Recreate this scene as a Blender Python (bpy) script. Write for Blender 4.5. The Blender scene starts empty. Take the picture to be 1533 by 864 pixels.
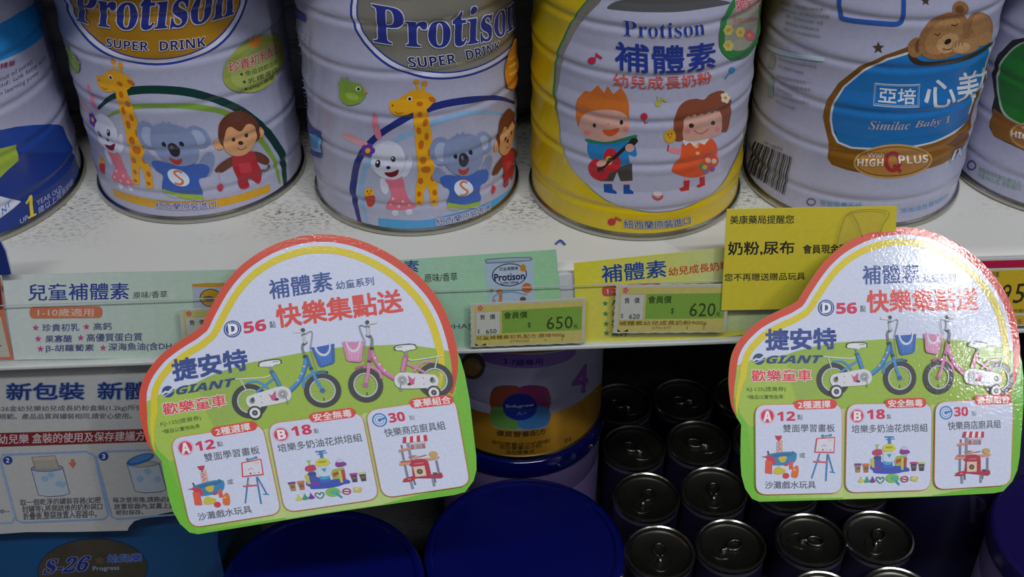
import bpy, bmesh, math, random
from mathutils import Vector, Matrix
from mathutils.geometry import tessellate_polygon
random.seed(7)
SC = bpy.context.scene
COL = SC.collection

# ---------------------------------------------------------------- camera
F = 1750.0
PITCH, YAW, ROLL = math.radians(36.5), math.radians(2.6), math.radians(0.45)
CAM = Vector((0, 0, 0.382))
_f = Vector((math.sin(YAW) * math.cos(PITCH), math.cos(YAW) * math.cos(PITCH), -math.sin(PITCH)))
_r0 = Vector((math.cos(YAW), -math.sin(YAW), 0))
_u0 = _r0.cross(_f)
_r = _r0 * math.cos(ROLL) - _u0 * math.sin(ROLL)
_u = _u0 * math.cos(ROLL) + _r0 * math.sin(ROLL)
cd = bpy.data.cameras.new('camera')
cam = bpy.data.objects.new('camera', cd)
COL.objects.link(cam)
cd.sensor_width = 36
cd.lens = F / 1533 * 36
cd.clip_start = 0.01
M3 = Matrix((_r, _u, -_f)).transposed()
cam.matrix_world = Matrix.Translation(CAM) @ M3.to_4x4()
SC.camera = cam

# ---------------------------------------------------------------- world, lights, exposure
w = bpy.data.worlds.new('world')
SC.world = w
w.use_nodes = True
w.node_tree.nodes['Background'].inputs[0].default_value = (0.62, 0.66, 0.80, 1)
w.node_tree.nodes['Background'].inputs[1].default_value = 0.12

def area(name, loc, target, sx, sy, power, col):
    l = bpy.data.lights.new(name, 'AREA')
    l.shape = 'RECTANGLE'; l.size = sx; l.size_y = sy; l.energy = power; l.color = col
    o = bpy.data.objects.new(name, l)
    COL.objects.link(o)
    o.location = loc
    o.rotation_euler = (Vector(target) - Vector(loc)).to_track_quat('-Z', 'Y').to_euler()
    return o
area('ceiling_light', (0.25, -0.95, 2.1), (0.2, -0.3, 0), 2.6, 0.10, 46, (0.95, 0.97, 1.0))
tube_light = area('ceiling_light', (1.42, -1.37, 2.1), (1.42, -1.37, 0), 0.06, 0.32, 12, (0.95, 0.97, 1.0))
tube_light.rotation_euler = (0, 0, math.radians(31))
tube_light2 = area('ceiling_light', (1.70, -1.80, 2.1), (1.70, -1.80, 0), 0.04, 0.22, 7, (0.95, 0.97, 1.0))
tube_light2.rotation_euler = (0, 0, math.radians(31))
SC.view_settings.view_transform = 'Standard'
SC.view_settings.look = 'None'
SC.view_settings.exposure = -0.12
SC.view_settings.gamma = 1.0
SC.view_settings.use_curve_mapping = False

# ---------------------------------------------------------------- helpers
def ray(px, py):
    return (_f + _r * ((px - 766.5) / F) + _u * ((432 - py) / F)).normalized()
def hit(px, py, axis, val):
    d = ray(px, py)
    t = (val - CAM[axis]) / d[axis]
    return CAM + d * t

def lin(h):
    h = h.lstrip('#')
    c = [int(h[i:i + 2], 16) / 255 for i in (0, 2, 4)]
    return tuple(x / 12.92 if x <= 0.04045 else ((x + 0.055) / 1.055) ** 2.4 for x in c) + (1,)
_m = {}
def mat(h, rough=0.35, metal=0.0, spec=0.5, grain=0.0, scale=300.0, bump=0.0, coat=0.0):
    k = (h, rough, metal, spec, grain, scale, bump, coat)
    if k in _m: return _m[k]
    m = bpy.data.materials.new('ink_' + h.strip('#') if not metal else 'foil_' + h.strip('#'))
    m.use_nodes = True
    nt = m.node_tree; b = nt.nodes['Principled BSDF']
    b.inputs['Roughness'].default_value = rough
    b.inputs['Metallic'].default_value = metal
    b.inputs['Specular IOR Level'].default_value = spec
    b.inputs['Coat Weight'].default_value = coat
    b.inputs['Coat Roughness'].default_value = 0.07
    c = lin(h)
    tc = nt.nodes.new('ShaderNodeTexCoord')
    n = nt.nodes.new('ShaderNodeTexNoise'); n.inputs['Scale'].default_value = scale
    nt.links.new(tc.outputs['Object'], n.inputs['Vector'])
    r = nt.nodes.new('ShaderNodeValToRGB')
    g = grain if grain else 0.04
    r.color_ramp.elements[0].position = 0.3; r.color_ramp.elements[1].position = 0.7
    r.color_ramp.elements[0].color = tuple(x * (1 - g) for x in c[:3]) + (1,)
    r.color_ramp.elements[1].color = tuple(min(1, x * (1 + g)) for x in c[:3]) + (1,)
    nt.links.new(n.outputs['Fac'], r.inputs['Fac'])
    nt.links.new(r.outputs['Color'], b.inputs['Base Color'])
    if bump:
        bp = nt.nodes.new('ShaderNodeBump'); bp.inputs['Strength'].default_value = bump
        bp.inputs['Distance'].default_value = 0.001
        nt.links.new(n.outputs['Fac'], bp.inputs['Height'])
        nt.links.new(bp.outputs['Normal'], b.inputs['Normal'])
        nt.links.new(bp.outputs['Normal'], b.inputs['Coat Normal'])
    _m[k] = m
    return m

def clear_mat(name, tint=(0.93, 0.95, 0.95), fac=0.12, rough=0.08):
    m = bpy.data.materials.new(name); m.use_nodes = True
    nt = m.node_tree
    for x in list(nt.nodes): nt.nodes.remove(x)
    o = nt.nodes.new('ShaderNodeOutputMaterial'); mx = nt.nodes.new('ShaderNodeMixShader')
    t = nt.nodes.new('ShaderNodeBsdfTransparent'); t.inputs[0].default_value = tint + (1,)
    g = nt.nodes.new('ShaderNodeBsdfPrincipled'); g.inputs['Roughness'].default_value = rough
    g.inputs['Base Color'].default_value = (0.75, 0.78, 0.78, 1)
    mx.inputs[0].default_value = fac
    nt.links.new(t.outputs[0], mx.inputs[1]); nt.links.new(g.outputs[0], mx.inputs[2])
    nt.links.new(mx.outputs[0], o.inputs[0])
    return m

def obj(name, me, parent=None, loc=None):
    o = bpy.data.objects.new(name, me); COL.objects.link(o)
    if parent: o.parent = parent
    if loc is not None: o.location = loc
    return o
def tag(o, label=None, cat=None, group=None, kind=None):
    if label: o['label'] = label
    if cat: o['category'] = cat
    if group: o['group'] = group
    if kind: o['kind'] = kind
    return o
def thing(name, label, cat, loc=(0, 0, 0), group=None):
    o = bpy.data.objects.new(name, None); COL.objects.link(o); o.location = loc
    o.empty_display_size = 0.02
    return tag(o, label, cat, group)
# every child mesh is authored in world coordinates and moved into its thing's frame
def place(name, vs, fs, m, parent=None, normals=None, midx=None, smooth=False):
    off = Vector((0, 0, 0)); p = parent
    while p is not None: off += p.location; p = p.parent
    me = bpy.data.meshes.new(name)
    me.from_pydata([Vector(v) - off for v in vs], [], fs)
    for x in (m if isinstance(m, (list, tuple)) else [m]): me.materials.append(x)
    if midx: me.polygons.foreach_set('material_index', midx)
    if smooth or normals: me.polygons.foreach_set('use_smooth', [True] * len(me.polygons))
    me.update()
    if normals: me.normals_split_custom_set_from_vertices(normals)
    return obj(name, me, parent)
def box(name, x0, x1, y0, y1, z0, z1, m, parent=None, bevel=0.0, seg=3):
    bm = bmesh.new(); bmesh.ops.create_cube(bm, size=1)
    for v in bm.verts:
        v.co = Vector(((x0 + x1) / 2 + v.co.x * (x1 - x0), (y0 + y1) / 2 + v.co.y * (y1 - y0), (z0 + z1) / 2 + v.co.z * (z1 - z0)))
    if bevel: bmesh.ops.bevel(bm, geom=bm.edges[:], offset=bevel, segments=seg, affect='EDGES', profile=0.5)
    bm.verts.index_update()
    o = place(name, [v.co.copy() for v in bm.verts], [[v.index for v in f.verts] for f in bm.faces], m, parent, smooth=bool(bevel))
    bm.free()
    if bevel:
        o.data.set_sharp_from_angle(angle=math.radians(40))
    return o
def lathe(name, c, prof, m, parent=None, seg=96, midx=None, sharp=35, cap=False):
    vs = []; fs = []; mi = []
    n = len(prof)
    for i in range(seg):
        a = 2 * math.pi * i / seg
        for r, z in prof: vs.append((c[0] + r * math.sin(a), c[1] - r * math.cos(a), c[2] + z))
    for i in range(seg):
        j = (i + 1) % seg
        for k in range(n - 1):
            a, b, d, e = i * n + k, j * n + k, j * n + k + 1, i * n + k + 1
            if prof[k][0] < 1e-7: fs.append([a, d, e])
            elif prof[k + 1][0] < 1e-7: fs.append([a, b, d])
            else: fs.append([a, b, d, e])
            mi.append(midx[k] if midx else 0)
    o = place(name, vs, fs, m, parent, midx=mi, smooth=True)
    bm = bmesh.new(); bm.from_mesh(o.data); bmesh.ops.remove_doubles(bm, verts=bm.verts, dist=1e-7); bm.to_mesh(o.data); bm.free()
    o.data.set_sharp_from_angle(angle=math.radians(sharp))
    return o
def tube(name, pts, r, m, parent=None, seg=8, closed=False):
    vs = []; fs = []; n = len(pts); pts = [Vector(p) for p in pts]
    for i, p in enumerate(pts):
        a = pts[(i - 1) % n] if (closed or i > 0) else p
        b = pts[(i + 1) % n] if (closed or i < n - 1) else p
        t = (b - a).normalized()
        u = t.cross(Vector((0, 0, 1)))
        if u.length < 1e-3: u = t.cross(Vector((1, 0, 0)))
        u.normalize(); v = t.cross(u)
        for k in range(seg):
            q = 2 * math.pi * k / seg
            vs.append(p + u * (r * math.cos(q)) + v * (r * math.sin(q)))
    for i in range(n if closed else n - 1):
        j = (i + 1) % n
        for k in range(seg):
            l = (k + 1) % seg
            fs.append([i * seg + k, i * seg + l, j * seg + l, j * seg + k])
    if not closed:
        fs.append(list(range(seg))[::-1]); fs.append([(n - 1) * seg + k for k in range(seg)])
    return place(name, vs, fs, m, parent, smooth=True)

# ---- surfaces that print can be laid on
class Cyl:
    SEG = 180
    def __init__(s, c, R, zs, rf):
        s.c = Vector(c); s.R = R; s.zs = zs; s.rf = rf; s.h = 0.00006
        s.zmin, s.zmax = zs[0], zs[-1]
    def inv(s, px, py):
        d = ray(px, py); ox, oy = CAM.x - s.c.x, CAM.y - s.c.y
        A = d.x ** 2 + d.y ** 2; B = ox * d.x + oy * d.y; Cc = ox * ox + oy * oy - s.R ** 2
        D = B * B - A * Cc
        t = (-B - math.sqrt(max(D, 0))) / A
        p = CAM + d * t
        a = math.atan2(p.x - s.c.x, -(p.y - s.c.y)) * s.R
        return a, min(max(p.z - s.c.z, s.zmin), s.zmax)
    def rad(s, z):
        zs = s.zs
        if z <= zs[0]: return s.rf(zs[0])
        for i in range(len(zs) - 1):
            if z <= zs[i + 1]:
                t = (z - zs[i]) / (zs[i + 1] - zs[i]); return s.rf(zs[i]) * (1 - t) + s.rf(zs[i + 1]) * t
        return s.rf(zs[-1])
    def fwd(s, a, b, h):
        b = min(max(b, s.zmin), s.zmax)
        th = a / s.R; r = s.rad(b) + h
        st = 2 * math.pi / s.SEG; f = (th / st) % 1.0
        r *= math.cos(st / 2) / math.cos((f - 0.5) * st)   # follow the facets exactly
        e = 0.0004; dr = (s.rad(min(b + e, s.zmax)) - s.rad(max(b - e, s.zmin))) / (2 * e)
        n = Vector((math.sin(th), -math.cos(th), -dr)).normalized()
        return Vector((s.c.x + r * math.sin(th), s.c.y - r * math.cos(th), s.c.z + b)), n
    def cuts(s, a0, a1, b0, b1):
        st = 2 * math.pi / s.SEG * s.R
        ca = [k * st for k in range(math.ceil(a0 / st), math.floor(a1 / st) + 1)]
        return ca, [z for z in s.zs if b0 < z < b1]
class Plane:
    def __init__(s, o, u, v):
        s.o = Vector(o); s.u = Vector(u).normalized(); s.v = Vector(v).normalized(); s.n = s.u.cross(s.v).normalized(); s.h = 0.0002
    def inv(s, px, py):
        d = ray(px, py); t = (s.o - CAM).dot(s.n) / d.dot(s.n); p = CAM + d * t - s.o
        return p.dot(s.u), p.dot(s.v)
    def fwd(s, a, b, h): return s.o + s.u * a + s.v * b + s.n * h, s.n
    def cuts(s, *k): return [], []
def vplane(y, h=0.0002):
    p = Plane((0, y, 0), (1, 0, 0), (0, 0, 1)); p.h = h; return p

def spline(P, closed=True, k=5):
    n = len(P); out = []
    for i in range(n if closed else n - 1):
        g = lambda j: P[j % n] if closed else P[min(max(j, 0), n - 1)]
        a, b, c, d = g(i - 1), g(i), g(i + 1), g(i + 2)
        for q in range(k):
            t = q / k
            out.append(tuple(0.5 * (2 * b[m] + (c[m] - a[m]) * t + (2 * a[m] - 5 * b[m] + 4 * c[m] - d[m]) * t * t + (-a[m] + 3 * b[m] - 3 * c[m] + d[m]) * t ** 3) for m in (0, 1)))
    if not closed: out.append(tuple(P[-1]))
    return out
_g = {}
def glyphs(text, shear=0.0, res=2):
    k = (text, shear, res)
    if k not in _g:
        c = bpy.data.curves.new('t', 'FONT'); c.body = text; c.resolution_u = res; c.size = 1
        o = bpy.data.objects.new('t', c); me = bpy.data.meshes.new_from_object(o)
        vs = [(v.co.x + shear * v.co.y, v.co.y) for v in me.vertices]
        fs = [tuple(p.vertices) for p in me.polygons]
        bpy.data.objects.remove(o); bpy.data.curves.remove(c); bpy.data.meshes.remove(me)
        x0 = min(v[0] for v in vs); x1 = max(v[0] for v in vs); y0 = min(v[1] for v in vs); y1 = max(v[1] for v in vs)
        _g[k] = ([((x - x0) / (x1 - x0), (y - y0) / (y1 - y0)) for x, y in vs], fs)
    return _g[k]

class Pr:
    """a sheet of flat print laid on a surface: every patch is thin geometry following it"""
    def __init__(s, surf, name, parent, fr=(1, 0, 0), src=None, shift=(0, 0), T=None, rough=0.32, coat=0.0, bump=0.0, scale=300):
        s.s = surf; s.name = name; s.parent = parent; s.fr = fr; s.src = src or surf; s.sh = shift; s.T = T
        s.pieces = []; s.rough = rough; s.coat = coat; s.bump = bump; s.scale = scale
    def ab(s, x, y):
        k, ox, oy = s.fr
        x, y = ox + x / k, oy + y / k
        if s.T: x, y = s.T(x, y)
        a, b = s.src.inv(x, y)
        return a + s.sh[0], b + s.sh[1]
    def add(s, vs, fs, col, tiny=False):
        s.s.h += 0.000003 if tiny else 0.000007
        s.pieces.append((vs, fs, col, s.s.h))
    def poly(s, P, col, smooth=False, k=5):
        if smooth: P = spline(P, True, k)
        V = [s.ab(*p) for p in P]
        tris = tessellate_polygon([[Vector((a, b, 0)) for a, b in V]])
        s.add(V, [tuple(t) for t in tris], col)
    def line(s, P, wd, col, smooth=False, closed=False, taper=None):
        if smooth: P = spline(P, closed, 6)
        n = len(P); V = []; 
        for i, p in enumerate(P):
            a = P[(i - 1) % n] if (closed or i) else p
            b = P[(i + 1) % n] if (closed or i < n - 1) else p
            dx, dy = b[0] - a[0], b[1] - a[1]; L = math.hypot(dx, dy) or 1
            ww = wd / 2
            if taper: ww *= taper(i / (n - 1))
            V.append(s.ab(p[0] - dy / L * ww, p[1] + dx / L * ww)); V.append(s.ab(p[0] + dy / L * ww, p[1] - dx / L * ww))
        fs = []
        for i in range(n if closed else n - 1):
            j = (i + 1) % n; fs.append((2 * i, 2 * i + 1, 2 * j + 1, 2 * j))
        s.add(V, fs, col)
    def ell(s, cx, cy, rx, ry, col, rot=0, n=28):
        r = math.radians(rot); c, q = math.cos(r), math.sin(r)
        P = []
        for i in range(n):
            t = 2 * math.pi * i / n; x, y = rx * math.cos(t), ry * math.sin(t)
            P.append((cx + x * c - y * q, cy + x * q + y * c))
        V = [s.ab(cx, cy)] + [s.ab(*p) for p in P]
        s.add(V, [(0, i + 1, (i + 1) % n + 1) for i in range(n)], col)
    def ring(s, cx, cy, rx, ry, wd, col, rot=0, n=40):
        r = math.radians(rot); c, q = math.cos(r), math.sin(r)
        s.line([(cx + rx * math.cos(2 * math.pi * i / n) * c - ry * math.sin(2 * math.pi * i / n) * q, cy + rx * math.cos(2 * math.pi * i / n) * q + ry * math.sin(2 * math.pi * i / n) * c) for i in range(n)], wd, col, closed=True)
    def rect(s, x0, y0, x1, y1, col, r=0, rot=0):
        P = []
        if r:
            for cx, cy, a0 in ((x1 - r, y0 + r, -90), (x1 - r, y1 - r, 0), (x0 + r, y1 - r, 90), (x0 + r, y0 + r, 180)):
                for k in range(6):
                    a = math.radians(a0 + 18 * k); P.append((cx + r * math.cos(a), cy + r * math.sin(a)))
        else: P = [(x0, y0), (x1, y0), (x1, y1), (x0, y1)]
        if rot:
            q = math.radians(rot); mx, my = (x0 + x1) / 2, (y0 + y1) / 2
            P = [(mx + (x - mx) * math.cos(q) - (y - my) * math.sin(q), my + (x - mx) * math.sin(q) + (y - my) * math.cos(q)) for x, y in P]
        s.poly(P, col)
    def t3(s, text, BL, BR, TL, col, bold=0.0, shear=0.0, out=None, ob=0.06, res=2):
        cjk = any(ord(ch) > 0x2e80 and ord(ch) < 0x1d000 for ch in text)
        bold *= 0.5 if cjk else 0.6; ob *= 0.8
        vs, fs = glyphs(text, shear, res)
        a0, b0 = s.ab(*BL); a1, b1 = s.ab(*BR); a2, b2 = s.ab(*TL)
        ux, uy, vx, vy = a1 - a0, b1 - b0, a2 - a0, b2 - b0
        W = math.hypot(ux, uy); Hh = math.hypot(vx, vy)
        def go(bd, c):
            offs = [(0, 0)]; sk = min(bold, 0.2)
            if bd: offs = [(bd * math.cos(q), bd * math.sin(q)) for q in [math.radians(d) for d in ((45, 135, 225, 315) if bd < 0.05 else (0, 45, 90, 135, 180, 225, 270, 315))]]
            for n_, (ox, oy) in enumerate(offs):
                du, dv = ox * Hh / W, oy
                kx = min(sk * Hh / W, 0.3); X = lambda x: kx + x * (1 - 2 * kx) + du; Y = lambda y: sk + y * (1 - 2 * sk) + dv
                s.add([(a0 + ux * X(x) + vx * Y(y), b0 + uy * X(x) + vy * Y(y)) for x, y in vs], fs, c, tiny=n_ > 0)
        if out: go(bold + ob, out)
        go(bold, col)
    def t(s, text, x0, y0, x1, y1, col, rot=0, **k):
        q = math.radians(rot); mx, my = (x0 + x1) / 2, (y0 + y1) / 2
        R = lambda x, y: (mx + (x - mx) * math.cos(q) - (y - my) * math.sin(q), my + (x - mx) * math.sin(q) + (y - my) * math.cos(q))
        s.t3(text, R(x0, y1), R(x1, y1), R(x0, y0), col, **k)
    def nxt(s, name):
        s.build(); s.pieces = []; s.name = name
    def build(s, label=None):
        bm = bmesh.new(); mats = []; 
        for vs, fs, col, h in s.pieces:
            if col not in mats: mats.append(col)
            mi = mats.index(col)
            bv = [bm.verts.new((a, b, h * 100)) for a, b in vs]
            for f in fs:
                if len(set(f)) < 3: continue
                try: fc = bm.faces.new([bv[i] for i in f]); fc.material_index = mi
                except ValueError: pass
        A = [v.co.x for v in bm.verts]; B = [v.co.y for v in bm.verts]
        ca, cb = s.s.cuts(min(A), max(A), min(B), max(B))
        for c in ca: bmesh.ops.bisect_plane(bm, geom=bm.verts[:] + bm.edges[:] + bm.faces[:], plane_co=(c, 0, 0), plane_no=(1, 0, 0), dist=1e-8)
        for c in cb: bmesh.ops.bisect_plane(bm, geom=bm.verts[:] + bm.edges[:] + bm.faces[:], plane_co=(0, c, 0), plane_no=(0, 1, 0), dist=1e-8)
        bm.verts.index_update()
        P = []; N = []
        for v in bm.verts:
            p, n = s.s.fwd(v.co.x, v.co.y, v.co.z / 100); P.append(p); N.append(n)
        fs = []; mi = []
        for f in bm.faces:
            ix = [v.index for v in f.verts]
            nn = (P[ix[1]] - P[ix[0]]).cross(P[ix[-1]] - P[ix[0]])
            if nn.dot(N[ix[0]]) < 0: ix.reverse()
            fs.append(ix); mi.append(f.material_index)
        bm.free()
        ms = []
        for c in mats:
            if isinstance(c, str): ms.append(mat(c, s.rough, coat=s.coat, bump=s.bump, scale=s.scale))
            else: ms.append(c)
        o = place(s.name, P, fs, ms, s.parent, normals=N, midx=mi)
        if label: o['label'] = label
        return o

GOLD = mat('d69c2c', 0.3, 0.5, grain=0.2, scale=25)
DGOLD = mat('96682a', 0.32, 0.5, grain=0.25, scale=30)
SILV = mat('a4a094', 0.28, 0.55, grain=0.15, scale=30)
TIN = mat('b9b7ae', 0.25, 1.0)
WENAM = mat('b2b2cc', 0.28, coat=0.4)
CLEAR = clear_mat('clear_plastic', (0.995, 0.998, 0.995), fac=0.03)
SLEEVE = clear_mat('clear_sleeve', (0.997, 0.997, 0.995), 0.015, 0.1)
NAVY, WHT, RED = '1d2f86', 'eceef6', 'd83a38'
WSIGN = 'd6dcf2'

# ================================================================ structure
box('wall_back', -1.6, 1.6, 0.98, 1.0, -1.3, 1.0, mat('2b2b2d', 0.8), None)['kind'] = 'structure'
box('floor', -1.6, 1.6, -2.4, 1.0, -1.34, -1.3, mat('77746c', 0.5, grain=0.15, scale=12), None)['kind'] = 'structure'

def shelf_paint(base='d3d2cc', scuff='5a564e'):
    m = bpy.data.materials.new('scuffed_shelf_paint'); m.use_nodes = True
    nt = m.node_tree; b = nt.nodes['Principled BSDF']; L = nt.links.new; N = nt.nodes.new
    b.inputs['Roughness'].default_value = 0.45
    g = N('ShaderNodeNewGeometry'); sp = N('ShaderNodeSeparateXYZ'); L(g.outputs['Position'], sp.inputs[0])
    mp = N('ShaderNodeMapping'); mp.inputs['Scale'].default_value = (1, 2.0, 1); L(g.outputs['Position'], mp.inputs[0])
    n1 = N('ShaderNodeTexNoise'); n1.inputs['Scale'].default_value = 260; n1.inputs['Detail'].default_value = 5; n1.inputs['Roughness'].default_value = 0.7; L(mp.outputs[0], n1.inputs['Vector'])
    n2 = N('ShaderNodeTexNoise'); n2.inputs['Scale'].default_value = 14; n2.inputs['Detail'].default_value = 3; L(g.outputs['Position'], n2.inputs['Vector'])
    mr = N('ShaderNodeMapRange'); mr.inputs['From Min'].default_value = 0.567; mr.inputs['From Max'].default_value = 0.595; L(sp.outputs['Y'], mr.inputs['Value'])
    r1 = N('ShaderNodeMapRange'); r1.inputs['From Min'].default_value = 0.50; r1.inputs['From Max'].default_value = 0.60; L(n1.outputs['Fac'], r1.inputs['Value'])
    r2 = N('ShaderNodeMapRange'); r2.inputs['From Min'].default_value = 0.40; r2.inputs['From Max'].default_value = 0.58; L(n2.outputs['Fac'], r2.inputs['Value'])
    a = N('ShaderNodeMath'); a.operation = 'MULTIPLY'; L(mr.outputs[0], a.inputs[0]); L(r1.outputs[0], a.inputs[1])
    c = N('ShaderNodeMath'); c.operation = 'MULTIPLY'; L(a.outputs[0], c.inputs[0]); L(r2.outputs[0], c.inputs[1])
    mx = N('ShaderNodeMix'); mx.data_type = 'RGBA'; mx.inputs[6].default_value = lin(base); mx.inputs[7].default_value = lin(scuff)
    L(c.outputs[0], mx.inputs[0]); L(mx.outputs[2], b.inputs['Base Color'])
    return m
def shelf(z, label, y0, loc, paint=('d3d2cc', '6e6a60')):
    t = thing('display_shelf', label, 'shelf', loc)
    box('shelf_board', -1.1, 1.1, y0, 0.98, z - 0.03, z, shelf_paint(*paint), t, bevel=0.008, seg=4)
    for x in (-1.09, 1.09):
        box('bracket', x - 0.002, x + 0.002, y0 + 0.05, 0.979, z - 0.065, z - 0.031, mat('c9c9c4', 0.4), t)
    return t
upper = shelf(0.0, 'white scuffed metal shelf board carrying the large milk powder cans', 0.533, (0, 0.98, 0))
added_top_shelf = shelf(0.25, 'upper white shelf board above the cans, out of view', 0.52, (0, 0.98, 0.25))  # unseen board, added to shade the space behind the front cans
lower = shelf(-0.395, 'lower dark shelf board under the small tins and blue lids', 0.36, (0, 0.98, -0.395), ('4a4a4c', '2a2a2a'))

# price rail: the channel on the front of the upper shelf, and the clear strip over its cards
YR = 0.527
rail = thing('price_rail', 'grey white label channel along the front edge of the white shelf', 'price rail', (0, 0.533, -0.03))
zt = hit(850, 411, 1, YR).z; zb = hit(860, 514, 1, YR).z
box('channel_plate', -1.1, 1.1, YR, YR + 0.004, zb, zt, mat('c3c6c8', 0.4), rail, bevel=0.0006, seg=2)
box('lower_lip', -1.1, 1.1, YR - 0.0045, YR + 0.001, zb - 0.0015, zb + 0.0015, mat('c9ccc9', 0.3), rail, bevel=0.001, seg=3)
zs = hit(850, 428, 1, YR - 0.004).z
cs = box('clear_cover', -1.1, 1.1, YR - 0.0041, YR - 0.0039, zb + 0.0015, zs, CLEAR, rail)
cs['label'] = 'clear plastic strip'
box('cover_edge', -1.1, 1.1, YR - 0.0042, YR - 0.0038, zs - 0.00018, zs + 0.00018, mat('b4bcb8', 0.3), rail)

# ================================================================ big cans
GROOVES = [0.0205, 0.050, 0.077, 0.104, 0.131]
H = 0.172
def zlist():
    z = {round(0.0045, 5), H}
    for g in GROOVES:
        for d in (-7, -5, -3.5, -2.5, -1.6, -0.8, 0, 0.8, 1.6, 2.5, 3.5, 5, 7): z.add(round(g + d / 1000, 5))
    for k in range(1, 12): z.add(round(0.0045 + k * 0.014, 5))
    return sorted(z)
ZL = zlist()
def can(px, py, width, label, body=WENAM, depth=0.0013, colour_label=None):
    g = hit(px, py, 2, 0.0)
    d = Vector((g.x, g.y, 0)).normalized()
    R = 0.0635
    for _ in range(4):
        c = Vector((g.x, g.y, 0)) + d * (R + 0.001)
        z = (c - CAM).dot(_f); R = width / 2 / F * z
    c = Vector((g.x, g.y, 0)) + d * (R + 0.001)
    rf = lambda z: R - depth * sum(math.exp(-((z - q) / 0.0023) ** 2) for q in GROOVES) + 0.0008 * math.cos(z * 2 * math.pi / 0.0275 + 1.0)
    t = thing('milk_powder_can', label, 'can', c)
    s = Cyl(c, R, ZL, rf)
    prof = [(R - 0.004, 0.003)] + [(rf(z), z) for z in ZL]
    lathe('can_body', c, prof, body, t, seg=180)
    r = R + 0.0002
    rim = lambda z, k: [(r - 0.006, z), (r + 0.0002, z - 0.0004 * k), (r + 0.0014, z + 0.0008 * k), (r + 0.0016, z + 0.0022 * k), (r + 0.001, z + 0.0036 * k), (r - 0.0006, z + 0.0045 * k)]
    lathe('bottom_rim', c, [(0.0, 0.0012), (r - 0.006, 0.0012)] + [(a, b + 0.0004) for a, b in rim(0, 1)[1:]], TIN, t, seg=120)
    lathe('top_rim', c, [(r - 0.0008, H - 0.001), (r + 0.0012, H), (r + 0.0014, H + 0.003), (r + 0.0003, H + 0.004), (r - 0.002, H + 0.003), (r - 0.003, H - 0.002), (0, H - 0.002)], TIN, t, seg=120)
    return t, s

c0, S0 = can(-44, 377, 388, 'white can with a blue band and dark blue base at the far left')
c1, S1 = can(319, 332, 297, 'white can with gold oval, green arch and yellow base band, second from left')
c2, S2 = can(630, 354, 297, 'white can with silver oval, navy arch, rabbit and giraffe in the middle')
c3, S3 = can(943, 361, 307, 'yellow can with a white panel showing a boy with guitar and a girl')
c4, S4 = can(1254, 343, 308, 'white can with barcode, blue label and sleeping brown teddy bear')
c5, S5 = can(1555, 323, 304, 'white can with green round label cut off at the right edge')

# added row behind, for darkness in the gaps between the front cans
for (sp, dx, lb, body) in ((S0, 0.035, 'plain white can in the row behind, in the gap left of the gold-oval can', 'b9b9cc'), (S1, 0.045, 'plain white can in the row behind, in the gap beside the gold-oval can', 'b9b9cc'), (S2, 0.04, 'plain white can in the row behind, left of the yellow can', 'b9b9cc'), (S3, 0.048, 'yellow can in the row behind, left of the barcode can', 'cbb21c'), (S4, 0.075, 'plain white can in the row behind, left of the green-label can', 'b9b9cc')):
    R = 0.0635; c = (sp.c.x + dx, sp.c.y + sp.R + 0.0755, 0)
    t = thing('milk_powder_can', lb, 'can', c)
    rfb = lambda z: R - 0.0013 * sum(math.exp(-((z - q) / 0.0023) ** 2) for q in GROOVES)
    lathe('can_body', c, [(0, 0.001), (R - 0.004, 0.002)] + [(rfb(z), z) for z in ZL], mat(body, 0.3), t, seg=64)
    lathe('bottom_rim', c, [(R - 0.003, 0.0), (R + 0.0014, 0.0008), (R + 0.0016, 0.0025), (R - 0.0004, 0.0045)], TIN, t, seg=64)
    lathe('top_rim', c, [(R - 0.0008, H - 0.001), (R + 0.0014, H + 0.001), (R, H + 0.004), (R - 0.003, H - 0.002), (0, H - 0.002)], TIN, t, seg=64)

# ---------------------------------------------------------------- can 0 (crop scale 2.4)
fr = (2.4, 0, 0)
p = Pr(S0, 'blue_band', c0, fr, rough=0.28)
p.poly([(-160, 120), (0, 86), (70, 45), (130, 5), (148, 60), (156, 125), (90, 178), (0, 220), (-160, 255)], '1f86d0'); p.build()
p = Pr(S0, 'base_print', c0, fr, rough=0.28)
e0 = S0.c
p.poly([(-200, 490), (-60, 478), (0, 468), (60, 456), (120, 449), (170, 446), (210, 448), (228, 456), (245, 500), (262, 545), (275, 590), (288, 640), (270, 690), (200, 765), (120, 815), (0, 852), (-150, 880), (-200, 880)], '1a459c')
p.poly([(-200, 560), (-100, 560), (60, 545), (262, 545), (292, 620), (285, 670), (200, 765), (120, 815), (0, 852), (-200, 880)], '123488')
p.poly([(-60, 545), (20, 528), (55, 519), (62, 545), (67, 577), (30, 610), (0, 640), (-60, 660)], '9fb93a')
p.poly([(-90, 690), (0, 704), (76, 724), (40, 755), (0, 786), (-90, 820)], 'd5d8ea'); p.build()
p = Pr(S0, 'lettering', c0, fr, rough=0.28)
p.t3('精華', (0, 250), (56, 236), (0, 228), '8c2a58', bold=0.03)
p.t3('walnut oil extract', (-32, 308), (120, 226), (-32, 290), '4b4a68')
p.t3('acid: ω6 fatty acid', (-25, 332), (166, 215), (-25, 312), '4b4a68')
p.t3('on learning power', (-18, 357), (140, 268), (-18, 336), '4b4a68')
p.t3('NT', (8, 775), (40, 738), (6, 752), '2f6fc0', bold=0.03)
p.nxt('age_line'); p.t3('UP', (74, 806), (102, 790), (72, 788), 'b9bedb', bold=0.01)
p.t3('𝟏', (97, 790), (132, 773), (90, 712), 'e8d02a', bold=0.02)
p.t3('YEAR OLD', (134, 740), (224, 682), (132, 722), 'b9bedb')
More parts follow.
